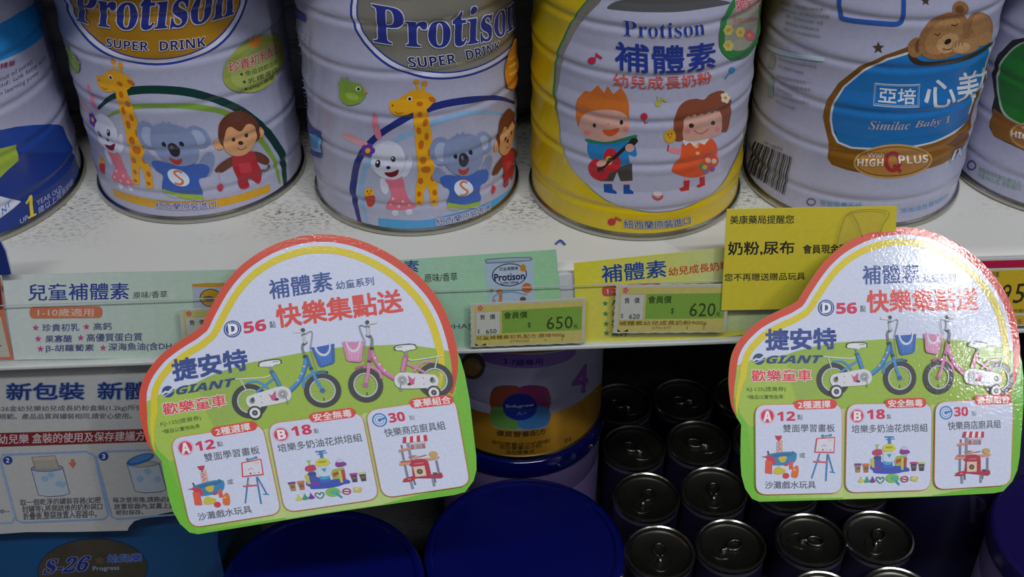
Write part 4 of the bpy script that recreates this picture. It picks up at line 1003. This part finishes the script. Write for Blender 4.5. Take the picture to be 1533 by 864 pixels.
    for n_, (Q, pill, ptx, ptr) in enumerate(zip(boxes, ((1187.5, 598.3, 1251.5, 612.8), (1323.4, 596.2, 1385, 610.8), (1456.5, 590.8, 1512.5, 605.8)), ('2種選擇', '安全無毒', '豪華組合'), ((1193.5, 600, 1242, 611.6), (1328, 597.8, 1380, 609.6), (1461, 592.4, 1509, 604.4)))):
        p = Pr(surf, 'offer_panel', t, **k)
        p.poly(rquad([(Q[0][0] - 0.9, Q[0][1] - 0.9), (Q[1][0] + 0.9, Q[1][1] - 0.9), (Q[2][0] + 0.9, Q[2][1] + 0.9), (Q[3][0] - 0.9, Q[3][1] + 0.9)], 17), 'e07048')
        p.poly(rquad(Q, 16), WSIGN); p.rect(*pill, 'e04238', 7, -1.5); p.t(ptx, *ptr, 'f4ecec', rot=-1.5, bold=0.05)
        if n_ == 0:
            p.ell(1147.7, 623, 11.2, 11.2, 'd82c54'); p.ring(1147.7, 623, 10.2, 10.2, 1, 'f0d6de'); p.t('𝗔', 1141.5, 615, 1154, 631, 'f4f0f6', bold=0.06)
            p.t('𝟭𝟮', 1162, 616, 1189.4, 630.4, 'd8244e', rot=-1, bold=0.05); p.t('點', 1192.4, 620.5, 1200.6, 628.5, '6e7080', bold=0.03)
            p.t('雙面學習畫板', 1171, 635, 1248.5, 647, '4c4f5c', rot=-0.5, bold=0.02); p.t('或', 1195.5, 677.8, 1204, 685.5, '4c4f5c', bold=0.02); p.t('沙灘戲水玩具', 1144, 720, 1220, 731.5, '4c4f5c', rot=-0.5, bold=0.02)
        elif n_ == 1:
            p.ell(1281.6, 622.8, 11, 10.8, 'd82c54'); p.ring(1281.6, 622.8, 10, 9.8, 1, 'f0d6de'); p.t('𝗕', 1276.5, 615.5, 1288, 630, 'f4f0f6', bold=0.06)
            p.t('𝟭𝟴', 1296, 612.8, 1323.4, 627.8, 'd8244e', rot=-1.5, bold=0.05); p.t('點', 1326, 620, 1332.4, 627.4, '6e7080', bold=0.03); p.t('培樂多奶油花烘培組', 1273.4, 635, 1387, 647.5, '4c4f5c', rot=-1.2, bold=0.02)
        else:
            p.ring(1414.2, 618, 8.8, 9.2, 2, '2a7cc0'); p.ring(1414.2, 618, 5.6, 5.8, 0.8, '2a7cc0'); p.ell(1414.2, 618, 2.6, 2.6, '2a7cc0'); p.line([(1414, 617.6), (1423, 615.6)], 2.6, '2a7cc0')
            p.t('𝟯𝟬', 1426, 609, 1447.4, 623.5, 'd8244e', rot=-2, bold=0.05); p.t('點', 1452.6, 615.6, 1459.8, 622.8, '8c8e9c', bold=0.02); p.t('快樂商店廚具組', 1417, 629.5, 1496, 642.5, '4c4f5c', rot=-2.5, bold=0.02)
        p.build('white offer panel with red tab ' + ('and drawing board offer', 'and baking set offer', 'and toy kitchen offer')[n_])
    # pictures in the panels (crops 5.08 px per px)
    p = Pr(surf, 'water_table_picture', t, fr=(5.08, 1090, 590), **k)
    p.poly([(350, 316), (405, 316), (395, 345), (385, 350), (388, 362), (372, 362), (374, 350), (362, 345)], 'c2334c'); p.rect(362, 362, 398, 450, 'd8b0b8', 4); p.line([(372, 370), (390, 385), (368, 400), (392, 415), (370, 430)], 7, 'c2445c'); p.line([(402, 350), (404, 470)], 10, 'e0b070')
    p.poly([(285, 470), (320, 452), (400, 440), (480, 438), (515, 455), (500, 515), (440, 538), (330, 540), (300, 520)], '2e86b8', True); p.poly([(305, 470), (400, 450), (500, 455), (450, 472), (340, 480)], '1f6f9c', True)
    p.poly([(245, 474), (330, 468), (350, 500), (355, 535), (300, 520), (285, 485)], 'c8354a'); p.poly([(280, 500), (330, 510), (328, 608), (275, 600)], 'e0583c'); p.poly([(458, 520), (488, 505), (486, 570), (458, 572)], 'e0583c'); p.rect(420, 528, 448, 545, 'c8354a')
    p.poly([(378, 480), (436, 474), (428, 510), (405, 520), (385, 508)], 'd8b838', True); p.line([(296, 432), (304, 462)], 12, '44505c'); p.line([(484, 434), (488, 448)], 10, '44505c')
    p.poly([(342, 600), (350, 565), (378, 548), (400, 562), (432, 575), (420, 600), (380, 610)], 'cfc23a', True); p.ell(433, 620, 25, 22, 'd8303c'); p.poly([(475, 605), (490, 560), (520, 542), (530, 580), (518, 632), (480, 630)], 'e0702c', True); p.ell(498, 575, 12, 10, 'e8a84c')
    p.build()
    p = Pr(surf, 'drawing_board_picture', t, fr=(5.08, 1090, 590), **k)
    p.line([(690, 450), (628, 640)], 10, '2f7fb4'); p.line([(748, 455), (736, 660)], 11, '2f7fb4'); p.line([(752, 455), (790, 590)], 10, '2f7fb4'); p.line([(765, 590), (806, 597)], 7, '2f7fb4'); p.line([(640, 512), (750, 518)], 12, 'd8586a'); p.line([(680, 488), (690, 506)], 10, 'e0b880')
    p.poly([(664, 334), (806, 325), (800, 448), (648, 444)], 'd83c50'); p.poly([(672, 342), (798, 334), (793, 438), (658, 436)], 'dfe0e8'); p.ell(712, 318, 10, 12, '3a86a8'); p.ell(772, 312, 10, 10, '3a86a8'); p.line([(712, 322), (772, 312)], 12, '4a9ab8')
    p.line([(700, 398), (720, 388), (738, 396)], 4, 'a060a0', True); p.ell(712, 424, 8, 7, 'd84060'); p.ell(740, 425, 6, 5, 'c0a0c8'); p.ell(770, 425, 6, 5, '8090c8'); p.rect(755, 345, 785, 358, 'e8c8b0'); p.build()
    p = Pr(surf, 'baking_set_picture', t, fr=(5.08, 1260, 590), **k)
    p.poly([(208, 560), (230, 520), (300, 515), (330, 545), (420, 545), (495, 560), (502, 585), (460, 590), (420, 600), (340, 605), (240, 598), (230, 580)], '2f50b8', True); p.ell(262, 562, 34, 16, '7a34a0'); p.rect(305, 510, 378, 560, '3a66c4', 10); p.ell(341, 520, 36, 18, '46a4d0')
    p.rect(240, 470, 290, 545, '3a56a8', 6); p.poly([(210, 490), (236, 480), (240, 560), (218, 555)], 'c9c24a'); p.ell(262, 485, 30, 14, '2c4a88'); p.poly([(225, 455), (235, 425), (290, 420), (298, 455), (262, 468)], 'c03860', True); p.line([(246, 386), (276, 386)], 8, '9cc044'); p.line([(261, 388), (261, 418)], 10, '9cc044')
    p.poly([(310, 440), (330, 440), (375, 440), (395, 445), (400, 500), (350, 515), (306, 500)], 'c8d8ea', True); p.poly([(330, 455), (370, 455), (352, 485)], '4a9ac0'); p.poly([(306, 400), (330, 380), (375, 380), (396, 402), (398, 425), (350, 440), (306, 428)], 'd8d03c', True); p.ell(350, 405, 30, 8, 'a8a030')
    p.line([(318, 325), (388, 325)], 10, '3a80b4'); p.line([(326, 345), (396, 340)], 6, '3a80b4'); p.line([(354, 322), (354, 378)], 22, '3a80b4')
    p.poly([(390, 500), (410, 470), (488, 462), (480, 480), (440, 490), (435, 545), (400, 545)], '98b83c'); p.poly([(400, 500), (440, 488), (440, 510), (405, 530)], 'c0382c'); p.poly([(442, 485), (460, 485), (458, 575), (440, 575)], 'd2c63c'); p.poly([(462, 482), (486, 480), (482, 555), (462, 555)], 'b04050')
    p.poly([(432, 440), (445, 415), (480, 415), (508, 438), (495, 452), (450, 458)], '8a2c98', True); p.poly([(445, 420), (458, 395), (475, 390), (495, 420)], 'ccc8e0', True)
    for x, c1_, c2_ in ((114, '6a3a90', 'b0864c'), (176, 'd08048', 'b86c3c'), (538, 'c0308c', '4a3060'), (597, 'ccc87c', '3c3a50')):
        y = 560 if x < 300 else 548
        p.poly([(x - 22, y - 26), (x + 22, y - 26), (x + 16, y + 34), (x - 16, y + 34)], c2_); p.rect(x - 26, y - 34, x + 26, y - 18, c1_, 4); p.rect(x - 14, y - 6, x + 14, y + 14, '7c6040')
    for x, c_ in ((138, 'd0d048'), (182, '3aa070'), (224, '7a2c98')): p.poly([(x - 22, 664), (x - 6, 640), (x, 622), (x + 8, 640), (x + 22, 664), (x, 672)], c_, True)
    p.line([(282, 675), (255, 650), (258, 632), (276, 634), (284, 646), (294, 632), (310, 636), (308, 655)], 7, '2f7c5c', True, closed=True); p.ell(376, 638, 50, 34, '86c048'); p.ell(385, 640, 28, 18, '52b0a0'); p.line([(395, 650), (428, 688)], 14, '3a98a8'); p.ring(467, 645, 26, 21, 8, 'b02450'); p.line([(445, 640), (490, 650)], 7, 'b02450'); p.poly([(520, 620), (574, 628), (560, 664), (510, 655)], 'd0c068'); p.poly([(530, 630), (550, 632), (548, 642), (526, 640)], 'e8e0b0')
    p.build()
    p = Pr(surf, 'toy_kitchen_picture', t, fr=(5.08, 1390, 590), **k)
    p.line([(276, 325), (276, 465)], 16, '8a8ea0'); p.line([(228, 385), (226, 590)], 14, '7c8092'); p.line([(435, 480), (434, 580)], 14, '7c8092'); p.line([(240, 610), (242, 678)], 16, '8a8ea0'); p.line([(386, 615), (384, 672)], 16, '8a8ea0'); p.line([(262, 610), (264, 650)], 10, '60647a'); p.line([(400, 600), (398, 645)], 8, '60647a')
    for i in range(7): p.poly([(254 + i * 22, 286), (276 + i * 22, 284), (268 + i * 23, 330), (244 + i * 23, 330)], ('c8284c', 'f0e6ec')[i % 2])
    p.rect(290, 336, 395, 346, 'd8c8d0'); 
    for i, c_ in enumerate(('c8605c', 'a8b0c0', 'd08858', '90a0b8', 'c8605c')): p.rect(292 + i * 19, 350, 308 + i * 19, 382, c_)
    p.poly([(205, 395), (212, 375), (290, 368), (292, 382)], 'd88a6c'); p.line([(232, 342), (234, 370)], 8, '8a2c34'); p.ell(425, 432, 28, 22, 'c8a860'); p.poly([(190, 492), (205, 460), (300, 462), (460, 452), (455, 470), (380, 480), (200, 496)], 'd89878')
    p.line([(262, 440), (300, 432), (330, 442), (380, 434)], 8, 'b07058', True); p.ell(310, 445, 22, 9, 'd0a080'); p.line([(205, 470), (300, 470)], 8, 'c03048')
    p.poly([(255, 500), (280, 460), (340, 458), (375, 470), (382, 500), (382, 585), (450, 575), (455, 605), (440, 618), (370, 610), (280, 600), (240, 622), (186, 620), (200, 595), (262, 580), (270, 510)], 'b82440'); p.poly([(276, 514), (352, 512), (350, 588), (278, 590)], 'e0cbb0'); p.ell(313, 553, 20, 20, '54302c'); p.ell(313, 553, 11, 11, '8a6a54'); p.line([(225, 604), (245, 600)], 8, 'd89878'); p.rect(395, 570, 420, 590, '5a4058'); p.line([(290, 494), (350, 490)], 5, 'e09098')
    p.build()
    return t
def sign_plane(px, py, y, elev, az=0.0):
    o = hit(px, py, 1, y); e = math.radians(elev); a = math.radians(az)
    u = Vector((math.cos(a), math.sin(a), 0)); bk = Vector((-math.sin(a), math.cos(a), 0))
    s_ = Plane(o, u, bk * math.sin(e) + Vector((0, 0, math.cos(e)))); s_.h = 0.0; return s_
SP1 = sign_plane(460, 545, 0.478, 42); SP2 = sign_plane(1310, 520, 0.478, 42)
g1 = sign(SP1, quadmap, 'tilted cloud-shaped bicycle gift sign on the left, below the silver-oval can', -8)
g2 = sign(SP2, None, 'upright cloud-shaped bicycle gift sign with glare, on the right', -1)
for g, s_, px in ((g1, SP1, 455), (g2, SP2, 1330)):      # clear plastic wobbler arm from the sign's back to the rail
    a, b = s_.inv(px, 470); q0 = s_.fwd(a, b, -0.0012)[0]; pts = []
    e_ = Vector((q0.x, YR - 0.012, -0.03))
    for i in range(9):
        u_ = i / 8; m_ = q0.lerp(e_, u_); m_.y += -0.0 ; m_.z += 0.012 * math.sin(math.pi * u_) * 0.3; pts.append(m_)
    vs = []; fs = []
    for m_ in pts: vs += [m_ + Vector((-0.011, 0, 0)), m_ + Vector((0.011, 0, 0))]
    for i in range(8): fs.append([2 * i, 2 * i + 1, 2 * i + 3, 2 * i + 2])
    place('clear_arm', vs, fs, CLEAR, g)
# clear flap rising behind the left sign
a_, b_ = hit(400, 336, 1, 0.522), hit(450, 330, 1, 0.522)
V5 = vplane(0.522, 0.0)
slab('clear_flap', V5, [(401, 336), (452, 330), (462, 420), (404, 420)], 0.0003, clear_mat('grey_clear_plastic', (0.98, 0.985, 0.98), 0.03), g1)

# ================================================================ left: torn paper notice and blue carton
YP = 0.5322
V6 = vplane(YP, 0.0)
k = (2.667, 0, 540)
t8 = thing('paper_notice', 'white torn-edged instruction sheet hanging under the rail on the left', 'notice', hit(100, 690, 1, YP))
tear = [(0, 692), (107, 685), (300, 684), (509, 679), (515, 664), (536, 641), (568, 631), (592, 628), (639, 613), (700, 601), (780, 590)]
slab('sheet', V6, [(-300, -24), (820, -34)] + tear[::-1] + [(-160, 700), (-300, 705)], 0.0003, mat('bcbcba', 0.5), t8, k)
p = Pr(V6, 'lettering', t8, k, rough=0.5)
p.t('新包裝', 25, 88, 336, 158, '26306c', rot=-0.5, bold=0.05, out='7c96b8', ob=0.05); p.t('新體驗', 390, 84, 700, 155, '26306c', rot=-0.5, bold=0.05, out='7c96b8', ob=0.05)
p.t('S-26金幼兒樂幼兒成長奶粉盒裝(1.2kg)所使用', -20, 178, 600, 204, '55556a', rot=-0.5, bold=0.02); p.t('規範。產品品質與罐裝相同,請安心使用。', -4, 210, 525, 234, '55556a', rot=-0.3, bold=0.02)
p.t('取一個乾淨的罐裝容器(如密', 80, 548, 402, 578, '4c4c58', rot=-2, bold=0.02); p.t('封罐等),將開啟後的奶粉袋口', 88, 574, 408, 604, '4c4c58', rot=-2, bold=0.02); p.t('折疊後,整袋放置入容器中。', 92, 600, 386, 632, '4c4c58', rot=-2, bold=0.02)
p.t('每次使用後,請務必將', 450, 543, 690, 566, '4c4c58', rot=-1, bold=0.02); p.t('放置容器內,並蓋上蓋', 455, 568, 700, 592, '4c4c58', rot=-1, bold=0.02); p.t('密封保存。', 462, 595, 572, 615, '4c4c58', rot=-1, bold=0.02); p.t('中一', 0, 592, 40, 612, '4c4c58', bold=0.02)
p.build()
p = Pr(V6, 'red_band', t8, k, rough=0.5); p.poly([(-300, 292), (0, 288), (300, 280), (800, 266), (800, 316), (300, 333), (0, 343), (-300, 350)], '7c2228'); p.t('金幼兒樂 盒裝的使用及保存建議方式', -50, 286, 620, 326, 'ccb9bc', rot=-1.5, bold=0.03); p.build()
for (P, num, cx, cy) in (([(10, 375), (345, 362), (378, 380), (432, 615), (415, 632), (90, 646), (66, 636), (2, 400)], '2', 31, 397), ([(395, 376), (415, 362), (720, 352), (740, 610), (470, 632), (446, 622), (384, 390)], '3', 414, 381)):
    p = Pr(V6, 'instruction_panel', t8, k, rough=0.5); p.line(P, 8, '94abd0', closed=True); p.line(P, 3, '7a94c4', closed=True); p.ell(cx, cy, 19, 17, '2a3f94'); p.t(num, cx - 7, cy - 10, cx + 7, cy + 10, 'd8dcea', bold=0.06); p.build('blue-edged panel numbered ' + ('two' if num == '2' else 'three'))
p = Pr(V6, 'instruction_panel', t8, k, rough=0.5); P = [(-200, 380), (-20, 372), (0, 400), (60, 620), (48, 646), (-200, 660)]; p.line(P, 8, '94abd0', closed=True); p.build('blue-edged panel cut off at left')
p = Pr(V6, 'canister_picture', t8, k, rough=0.5)
p.poly([(125, 430), (250, 424), (278, 528), (250, 538), (190, 542), (155, 535)], 'b4bfca'); p.line([(125, 430), (155, 535), (190, 542), (250, 538), (278, 528), (250, 424)], 2.5, '50507a'); p.ell(188, 428, 63, 13, '8f949c', -2); p.ring(188, 428, 63, 13, 2.5, '50507a', -2)
p.poly([(128, 386), (218, 380), (236, 426), (142, 432)], 'a8a294'); p.poly([(128, 384), (220, 378), (224, 392), (130, 398)], 'b8b0a4'); p.line([(128, 384), (220, 378), (236, 426)], 2, '6a5c5c'); p.line([(128, 384), (142, 432)], 2, '6a5c5c')
for x, y in ((205, 455), (235, 490), (250, 492), (180, 470)): p.ell(x, y, 14, 12, '8fb0d0')
p.poly([(284, 392), (297, 392), (297, 405), (305, 405), (291, 428), (274, 405), (284, 405)], 'c87048'); p.build()
p = Pr(V6, 'canister_picture', t8, k, rough=0.5)
p.poly([(508, 412), (635, 406), (664, 512), (640, 522), (580, 526), (540, 520)], 'b4bfca'); p.line([(508, 412), (540, 520), (580, 526), (640, 522), (664, 512), (635, 406)], 2.5, '50507a'); p.ell(572, 412, 64, 13, '8f949c', -2); p.poly([(530, 412), (600, 402), (628, 410), (560, 422)], 'b0a898'); p.ell(560, 392, 57, 18, '2f62a8', -18); p.ell(563, 389, 48, 12, '4c84c0', -18)
for x, y in ((590, 440), (630, 472), (560, 470)): p.ell(x, y, 14, 12, '8fb0d0')
p.build()
YB = 0.548
k = (4.509, 0, 760)
cx1 = hit(327, 820, 1, YB).x
t9 = thing('blue_carton', 'blue milk powder carton with dark oval behind the torn paper sheet', 'carton', (cx1 - 0.12, YB + 0.06, -0.395))
box('carton_body', cx1 - 0.24, cx1, YB, YB + 0.12, -0.3945, -0.085, mat('144c7c', 0.4), t9, bevel=0.001, seg=2)
V7 = vplane(YB, 0.0001)
p = Pr(V7, 'edge_stripe', t9, k); p.poly([(1448, -200), (1470, -200), (1472, 700), (1450, 700)], '1c3c84'); p.build('navy corner stripe')
p = Pr(V7, 'oval_emblem', t9, k, rough=0.3)
p.ell(625, 420, 374, 214, '1c2c58', -3, n=48); p.ell(625, 420, 366, 206, mat('5a5346', 0.35, 0.5, grain=0.2, scale=30), -3, n=48); p.build('dark gold oval')
p = Pr(V7, 'lettering', t9, k, rough=0.4)
p.t3('𝐒-𝟐𝟔', (288, 452), (604, 428), (296, 346), '1e2a80', shear=0.25, bold=0.035, out='9aa4c4', ob=0.03); p.t('金', 640, 334, 706, 376, '6a5a34', bold=0.03); p.t('幼兒樂', 726, 312, 956, 368, '26409a', rot=-2, bold=0.04, out='7c94c4', ob=0.05); p.t('Progress', 626, 392, 806, 430, '8494bc', rot=-2, bold=0.04); p.t('GOLD', 815, 386, 932, 412, '3c3a34', rot=-2, bold=0.03); p.t('Wyeth', 618, 172, 742, 198, '1c4c90', rot=-2, bold=0.04); p.build()

# ================================================================ lower shelf: blue-lidded cans, stacked purple can
ZF = -0.395
BLUE = mat('070e58', 0.13, spec=0.5)
def lidded(c, label, top=-0.23, R=0.0655, body='7c6aa0', lid=BLUE, grp='blue-lidded cans on the lower shelf'):
    t = thing('lidded_can', label, 'can', (c[0], c[1], ZF), grp)
    h = top - ZF; Rb = R - 0.0025
    lathe('can_body', (c[0], c[1], ZF), [(0, 0.001), (Rb, 0.001), (Rb + 0.001, 0.002), (Rb + 0.001, 0.004), (Rb, 0.005), (Rb, h - 0.05), (Rb - 0.001, h - 0.047), (Rb, h - 0.044), (Rb, h - 0.012)], mat(body, 0.35), t, seg=96)
    lathe('plastic_lid', (c[0], c[1], ZF), [(Rb + 0.0005, h - 0.016), (R, h - 0.016), (R + 0.0004, h - 0.014), (R, h - 0.006), (R - 0.0006, h - 0.0018), (R - 0.0025, h - 0.0002), (R - 0.0045, h), (R - 0.006, h - 0.0008), (R - 0.0068, h - 0.0026), (R - 0.009, h - 0.0032), (0, h - 0.0034)], lid, t, seg=128)
    return t
l1 = hit(785, 822, 2, -0.23); l2 = hit(482, 876, 2, -0.23); l3 = hit(1640, 806, 2, -0.23)
lidded(l1, 'can with wide dark blue lid in front of the stacked purple can', R=0.068)
lidded(l2, 'can with dark blue lid under the left bicycle sign, beside the blue carton', R=0.068)
lidded(l3, 'can with dark purple-blue lid at the bottom right corner', R=0.068, lid=mat('1a1250', 0.3))
f = hit(778, 689, 2, -0.232); d_ = Vector((f.x, f.y, 0)).normalized(); cs_ = Vector((f.x, f.y, 0)) + d_ * 0.064
lidded(cs_, 'lower can of the stack, with blue lid and purple side', top=-0.232, R=0.066)
ts = thing('milk_powder_can', 'purple, white and gold can numbered 4 stacked on a blue-lidded can', 'can', (cs_.x, cs_.y, -0.232))
RS = 0.0632; ZS = sorted({0.003, 0.165} | {0.003 + 0.012 * i for i in range(1, 14)} | {round(g + d * 0.0013, 5) for g in (0.05, 0.085, 0.12) for d in (-2, -1, 0, 1, 2)})
rfs = lambda z: RS - sum(0.0008 * math.exp(-((z - q) / 0.0018) ** 2) for q in (0.05, 0.085, 0.12))
SS = Cyl((cs_.x, cs_.y, -0.232), RS, ZS, rfs)
lathe('can_body', SS.c, [(0, 0.001), (RS - 0.004, 0.001)] + [(rfs(z), z) for z in ZS], mat('b4b0cc', 0.32), ts, seg=180)
lathe('bottom_rim', SS.c, [(RS - 0.003, 0.0003), (RS + 0.0008, 0.0006), (RS + 0.0012, 0.002), (RS + 0.0008, 0.0034), (RS - 0.0002, 0.004)], mat('9a8a60', 0.3, 1.0), ts, seg=120)
lathe('top_rim', SS.c, [(RS - 0.0002, 0.1645), (RS + 0.001, 0.165), (RS + 0.001, 0.1675), (RS - 0.001, 0.168), (RS - 0.003, 0.165), (0, 0.165)], TIN, ts, seg=120)
k = (3.757, 640, 500)
p = Pr(SS, 'gold_band', ts, k, rough=0.3)
p.poly([(195, 400), (260, 425), (350, 448), (480, 460), (600, 460), (700, 445), (800, 412), (890, 355), (950, 300), (985, 255), (975, 400), (962, 505), (900, 590), (830, 640), (740, 678), (640, 698), (540, 702), (420, 697), (320, 680), (240, 655), (205, 600)], GOLD)
p.nxt('upper_gold_band'); p.poly([(260, 70), (400, 66), (700, 66), (800, 60), (770, 88), (640, 104), (500, 108), (360, 98)], DGOLD, True); p.build('gold foil bands')
p = Pr(SS, 'purple_band', ts, k); p.poly([(300, 85), (500, 112), (700, 108), (840, 70), (832, 115), (790, 150), (700, 180), (600, 192), (480, 190), (380, 172), (310, 150)], '8a62b4'); p.ell(255, 180, 70, 75, '5a4a3c'); p.ell(250, 185, 50, 50, 'a08040'); p.build('purple label strip')
p = Pr(SS, 'emblem', ts, k)
p.rect(362, 292, 682, 532, '8a90a0', 40); p.poly([(372, 305), (520, 300), (520, 410), (365, 430)], '9a4c2c', True); p.poly([(520, 300), (672, 305), (678, 430), (520, 410)], '943664', True); p.poly([(365, 420), (520, 410), (520, 528), (375, 515)], '5c9040', True); p.poly([(520, 410), (678, 420), (668, 515), (520, 528)], '3f78b0', True)
p.ell(520, 410, 98, 76, '1a2c8c'); p.t('Enfagrow', 440, 392, 600, 418, 'c4cce4', rot=-4, bold=0.05); p.t('A+', 500, 436, 560, 456, '6a7cb0', rot=-3, bold=0.02); p.build('blue oval on rainbow square')
p = Pr(SS, 'lettering', ts, k)
p.t3('3-7歲專用', (426, 170), (648, 172), (428, 134), '3a2a80', bold=0.05); p.nxt('number_four'); p.t3('4', (806, 345), (902, 325), (812, 180), '9a50b4', bold=0.06); p.nxt('small_print'); p.t3('優質營養配方', (385, 570), (665, 560), (388, 538), '4a3618', bold=0.05)
for i, (a, b) in enumerate(((360, 690), (405, 640), (440, 600))): p.t3('添加營養成分奶粉配方'[:9 - i * 2], (a, 615 + i * 30), (b, 608 + i * 30), (a, 593 + i * 30), '4a3a1c', bold=0.03)
p.t3('營養', (770, 615), (810, 600), (768, 590), '5a4420'); p.build()
SL = Cyl((cs_.x, cs_.y, ZF), 0.066 - 0.0025, [0.006, 0.02, 0.04, 0.06, 0.08, 0.10, 0.113], lambda z: 0.0636)
lt = [o for o in bpy.data.objects if o.get('label', '').startswith('lower can of the stack')][0]
p = Pr(SL, 'printed_side', lt, k); p.poly([(708, 740), (882, 672), (884, 705), (712, 768)], '24508c'); p.t3('益生菌配方', (722, 752), (870, 692), (720, 736), '58a0a8', bold=0.04); p.t3('全新升級', (745, 790), (865, 735), (743, 770), '40508c', bold=0.03); p.build('blue label on purple side')

# dark can at the right of the tins
dk = hit(1440, 700, 1, 0.655)
td = thing('dark_can', 'tall dark indigo can standing behind the small tins at the right', 'can', (dk.x, dk.y, ZF))
RD = 0.050; SD = Cyl((dk.x, dk.y, ZF), RD, [0.005 + 0.02 * i for i in range(12)], lambda z: RD)
lathe('can_body', SD.c, [(0, 0.001), (RD, 0.001), (RD, 0.005), (RD, 0.225), (RD - 0.003, 0.23), (0, 0.23)], mat('27234a', 0.35), td)
lathe('top_rim', SD.c, [(RD - 0.003, 0.229), (RD, 0.231), (RD - 0.001, 0.233), (RD - 0.004, 0.231)], TIN, td)
p = Pr(SD, 'lettering', td); p.t3('𝐏𝐞𝐝𝐢𝐚', (1448, 782), (1540, 772), (1449, 738), '4c4866'); p.build('faint pale letters')

# ---------------------------------------------------------------- ring-pull tins
ZT = -0.308; RT = 0.0262
LIDM = mat('77756e', 0.34, 0.95, grain=0.1, scale=60)
def tin(c, rot, label):
    t = thing('ring_pull_tin', label, 'tin', (c.x, c.y, ZF), 'small ring-pull tins on the lower shelf')
    h = ZT - ZF; o = (c.x, c.y, ZF); R = RT
    lathe('tin_body', o, [(0, 0.001), (R, 0.001), (R + 0.0006, 0.002), (R + 0.0006, 0.004), (R, 0.005), (R, h - 0.008), (R - 0.0012, h - 0.005), (R - 0.0012, h - 0.0035)], [mat('1e1b32', 0.35), mat('8f8ca2', 0.3, 0.8)], t, seg=56, midx=[1, 1, 1, 1, 0, 1, 1])
    lathe('tin_lid', o, [(R - 0.0012, h - 0.0035), (R + 0.0006, h - 0.003), (R + 0.001, h - 0.0015), (R + 0.0005, h - 0.0002), (R - 0.0008, h), (R - 0.0018, h - 0.0008), (R - 0.0024, h - 0.004), (R - 0.0034, h - 0.0046), (R - 0.0042, h - 0.0034), (R - 0.0052, h - 0.0040), (0.006, h - 0.0040), (0, h - 0.0038)], [LIDM, TIN], t, seg=64, midx=[1, 1, 1, 1, 1, 0, 0, 0, 0, 0, 0])  # rim takes the brighter metal to paint in its highlight
    a = math.radians(rot); ca, sa = math.cos(a), math.sin(a)
    z0 = ZF + h - 0.0026
    q = lambda x, y, z=0: Vector((c.x + x * ca - y * sa, c.y + x * sa + y * ca, z0 + z))
    ring = [q(0.0035 + 0.0062 * math.cos(u) * (1.0), 0.0045 * math.sin(u)) for u in [i * math.tau / 16 for i in range(16)]]
    pt = tube('pull_tab', ring, 0.0010, TIN if False else mat('8e8c84', 0.3, 1.0), t, seg=6, closed=True)
    rv = lathe('rivet', (q(-0.0062, 0).x, q(-0.0062, 0).y, z0), [(0.0, 0.0008), (0.0014, 0.0007), (0.002, 0.0), (0.002, -0.0012)], mat('8e8c84', 0.3, 1.0), t, seg=16)
    tg = tube('tab_tongue', [q(-0.0085, 0), q(-0.004, 0), q(-0.0022, 0)], 0.0017, mat('8e8c84', 0.3, 1.0), t, seg=6)
    sc = [q(-0.003 + 0.0135 * math.cos(u), 0.0085 * math.sin(u), -0.0013) for u in [math.radians(100 + i * 16) for i in range(11)]]
    tube('score_line', sc, 0.0004, mat('8e8c84', 0.3, 1.0), t, seg=4)
    return t
TINS = [((930, 603), 150, 'ring-pull tin at the far left of the back row'), ((1023, 596), 178, 'ring-pull tin second in the back row'), ((1115, 590), 120, 'ring-pull tin third in the back row, mostly behind the right sign'),
        ((949, 668), 140, 'leftmost ring-pull tin of the second row from the back'), ((1046, 661), 160, 'ring-pull tin second in the second row from the back'), ((1145, 655), 100, 'ring-pull tin of the second row peeping out beside the right sign'),
        ((968, 742), 60, 'leftmost ring-pull tin of the third row, with upright tab'), ((1069, 733), 80, 'ring-pull tin second in the third row, tab upright'), ((1177, 727), 10, 'ring-pull tin with only its front rim showing under the right sign'), ((1281, 722), 30, 'ring-pull tin tucked under the middle of the right sign'),
        ((988, 825), 85, 'leftmost ring-pull tin of the front row, beside the wide blue lid'), ((1094, 815), 25, 'ring-pull tin second in the front row, tab lying sideways'), ((1214, 806), -10, 'ring-pull tin third in the front row, below the right sign'), ((1315, 802), 60, 'ring-pull tin fourth in the front row, beside the dark can'),
        ((1120, 908), 0, 'ring-pull tin cut off by the bottom edge, second from left'), ((1235, 896), 45, 'ring-pull tin cut off by the bottom edge, third from left'), ((1345, 890), 80, 'ring-pull tin cut off by the bottom edge, rightmost'), ((1008, 918), 20, 'ring-pull tin barely showing at the bottom edge by the blue lid')]
for (px, py), r, lb in TINS: tin(hit(px, py, 2, ZT), r, lb)

# small blue scrap on the white shelf
sc = hit(838, 364, 2, 0.001)
ps = thing('paper_scrap', 'tiny curled blue scrap lying on the white shelf below the yellow can', 'scrap', (sc.x, sc.y, 0))
tube('curl', [sc + Vector((x / 1000, y / 1000, z / 1000)) for x, y, z in ((-2.4, -0.8, 0), (-1.2, 0.6, 0.4), (0.2, 1.2, 1.2), (1.5, 0.6, 0.8), (2.4, -1.0, 0.2), (3.2, -1.6, 0))], 0.0006, mat('2a3a9a', 0.4), ps, seg=6)
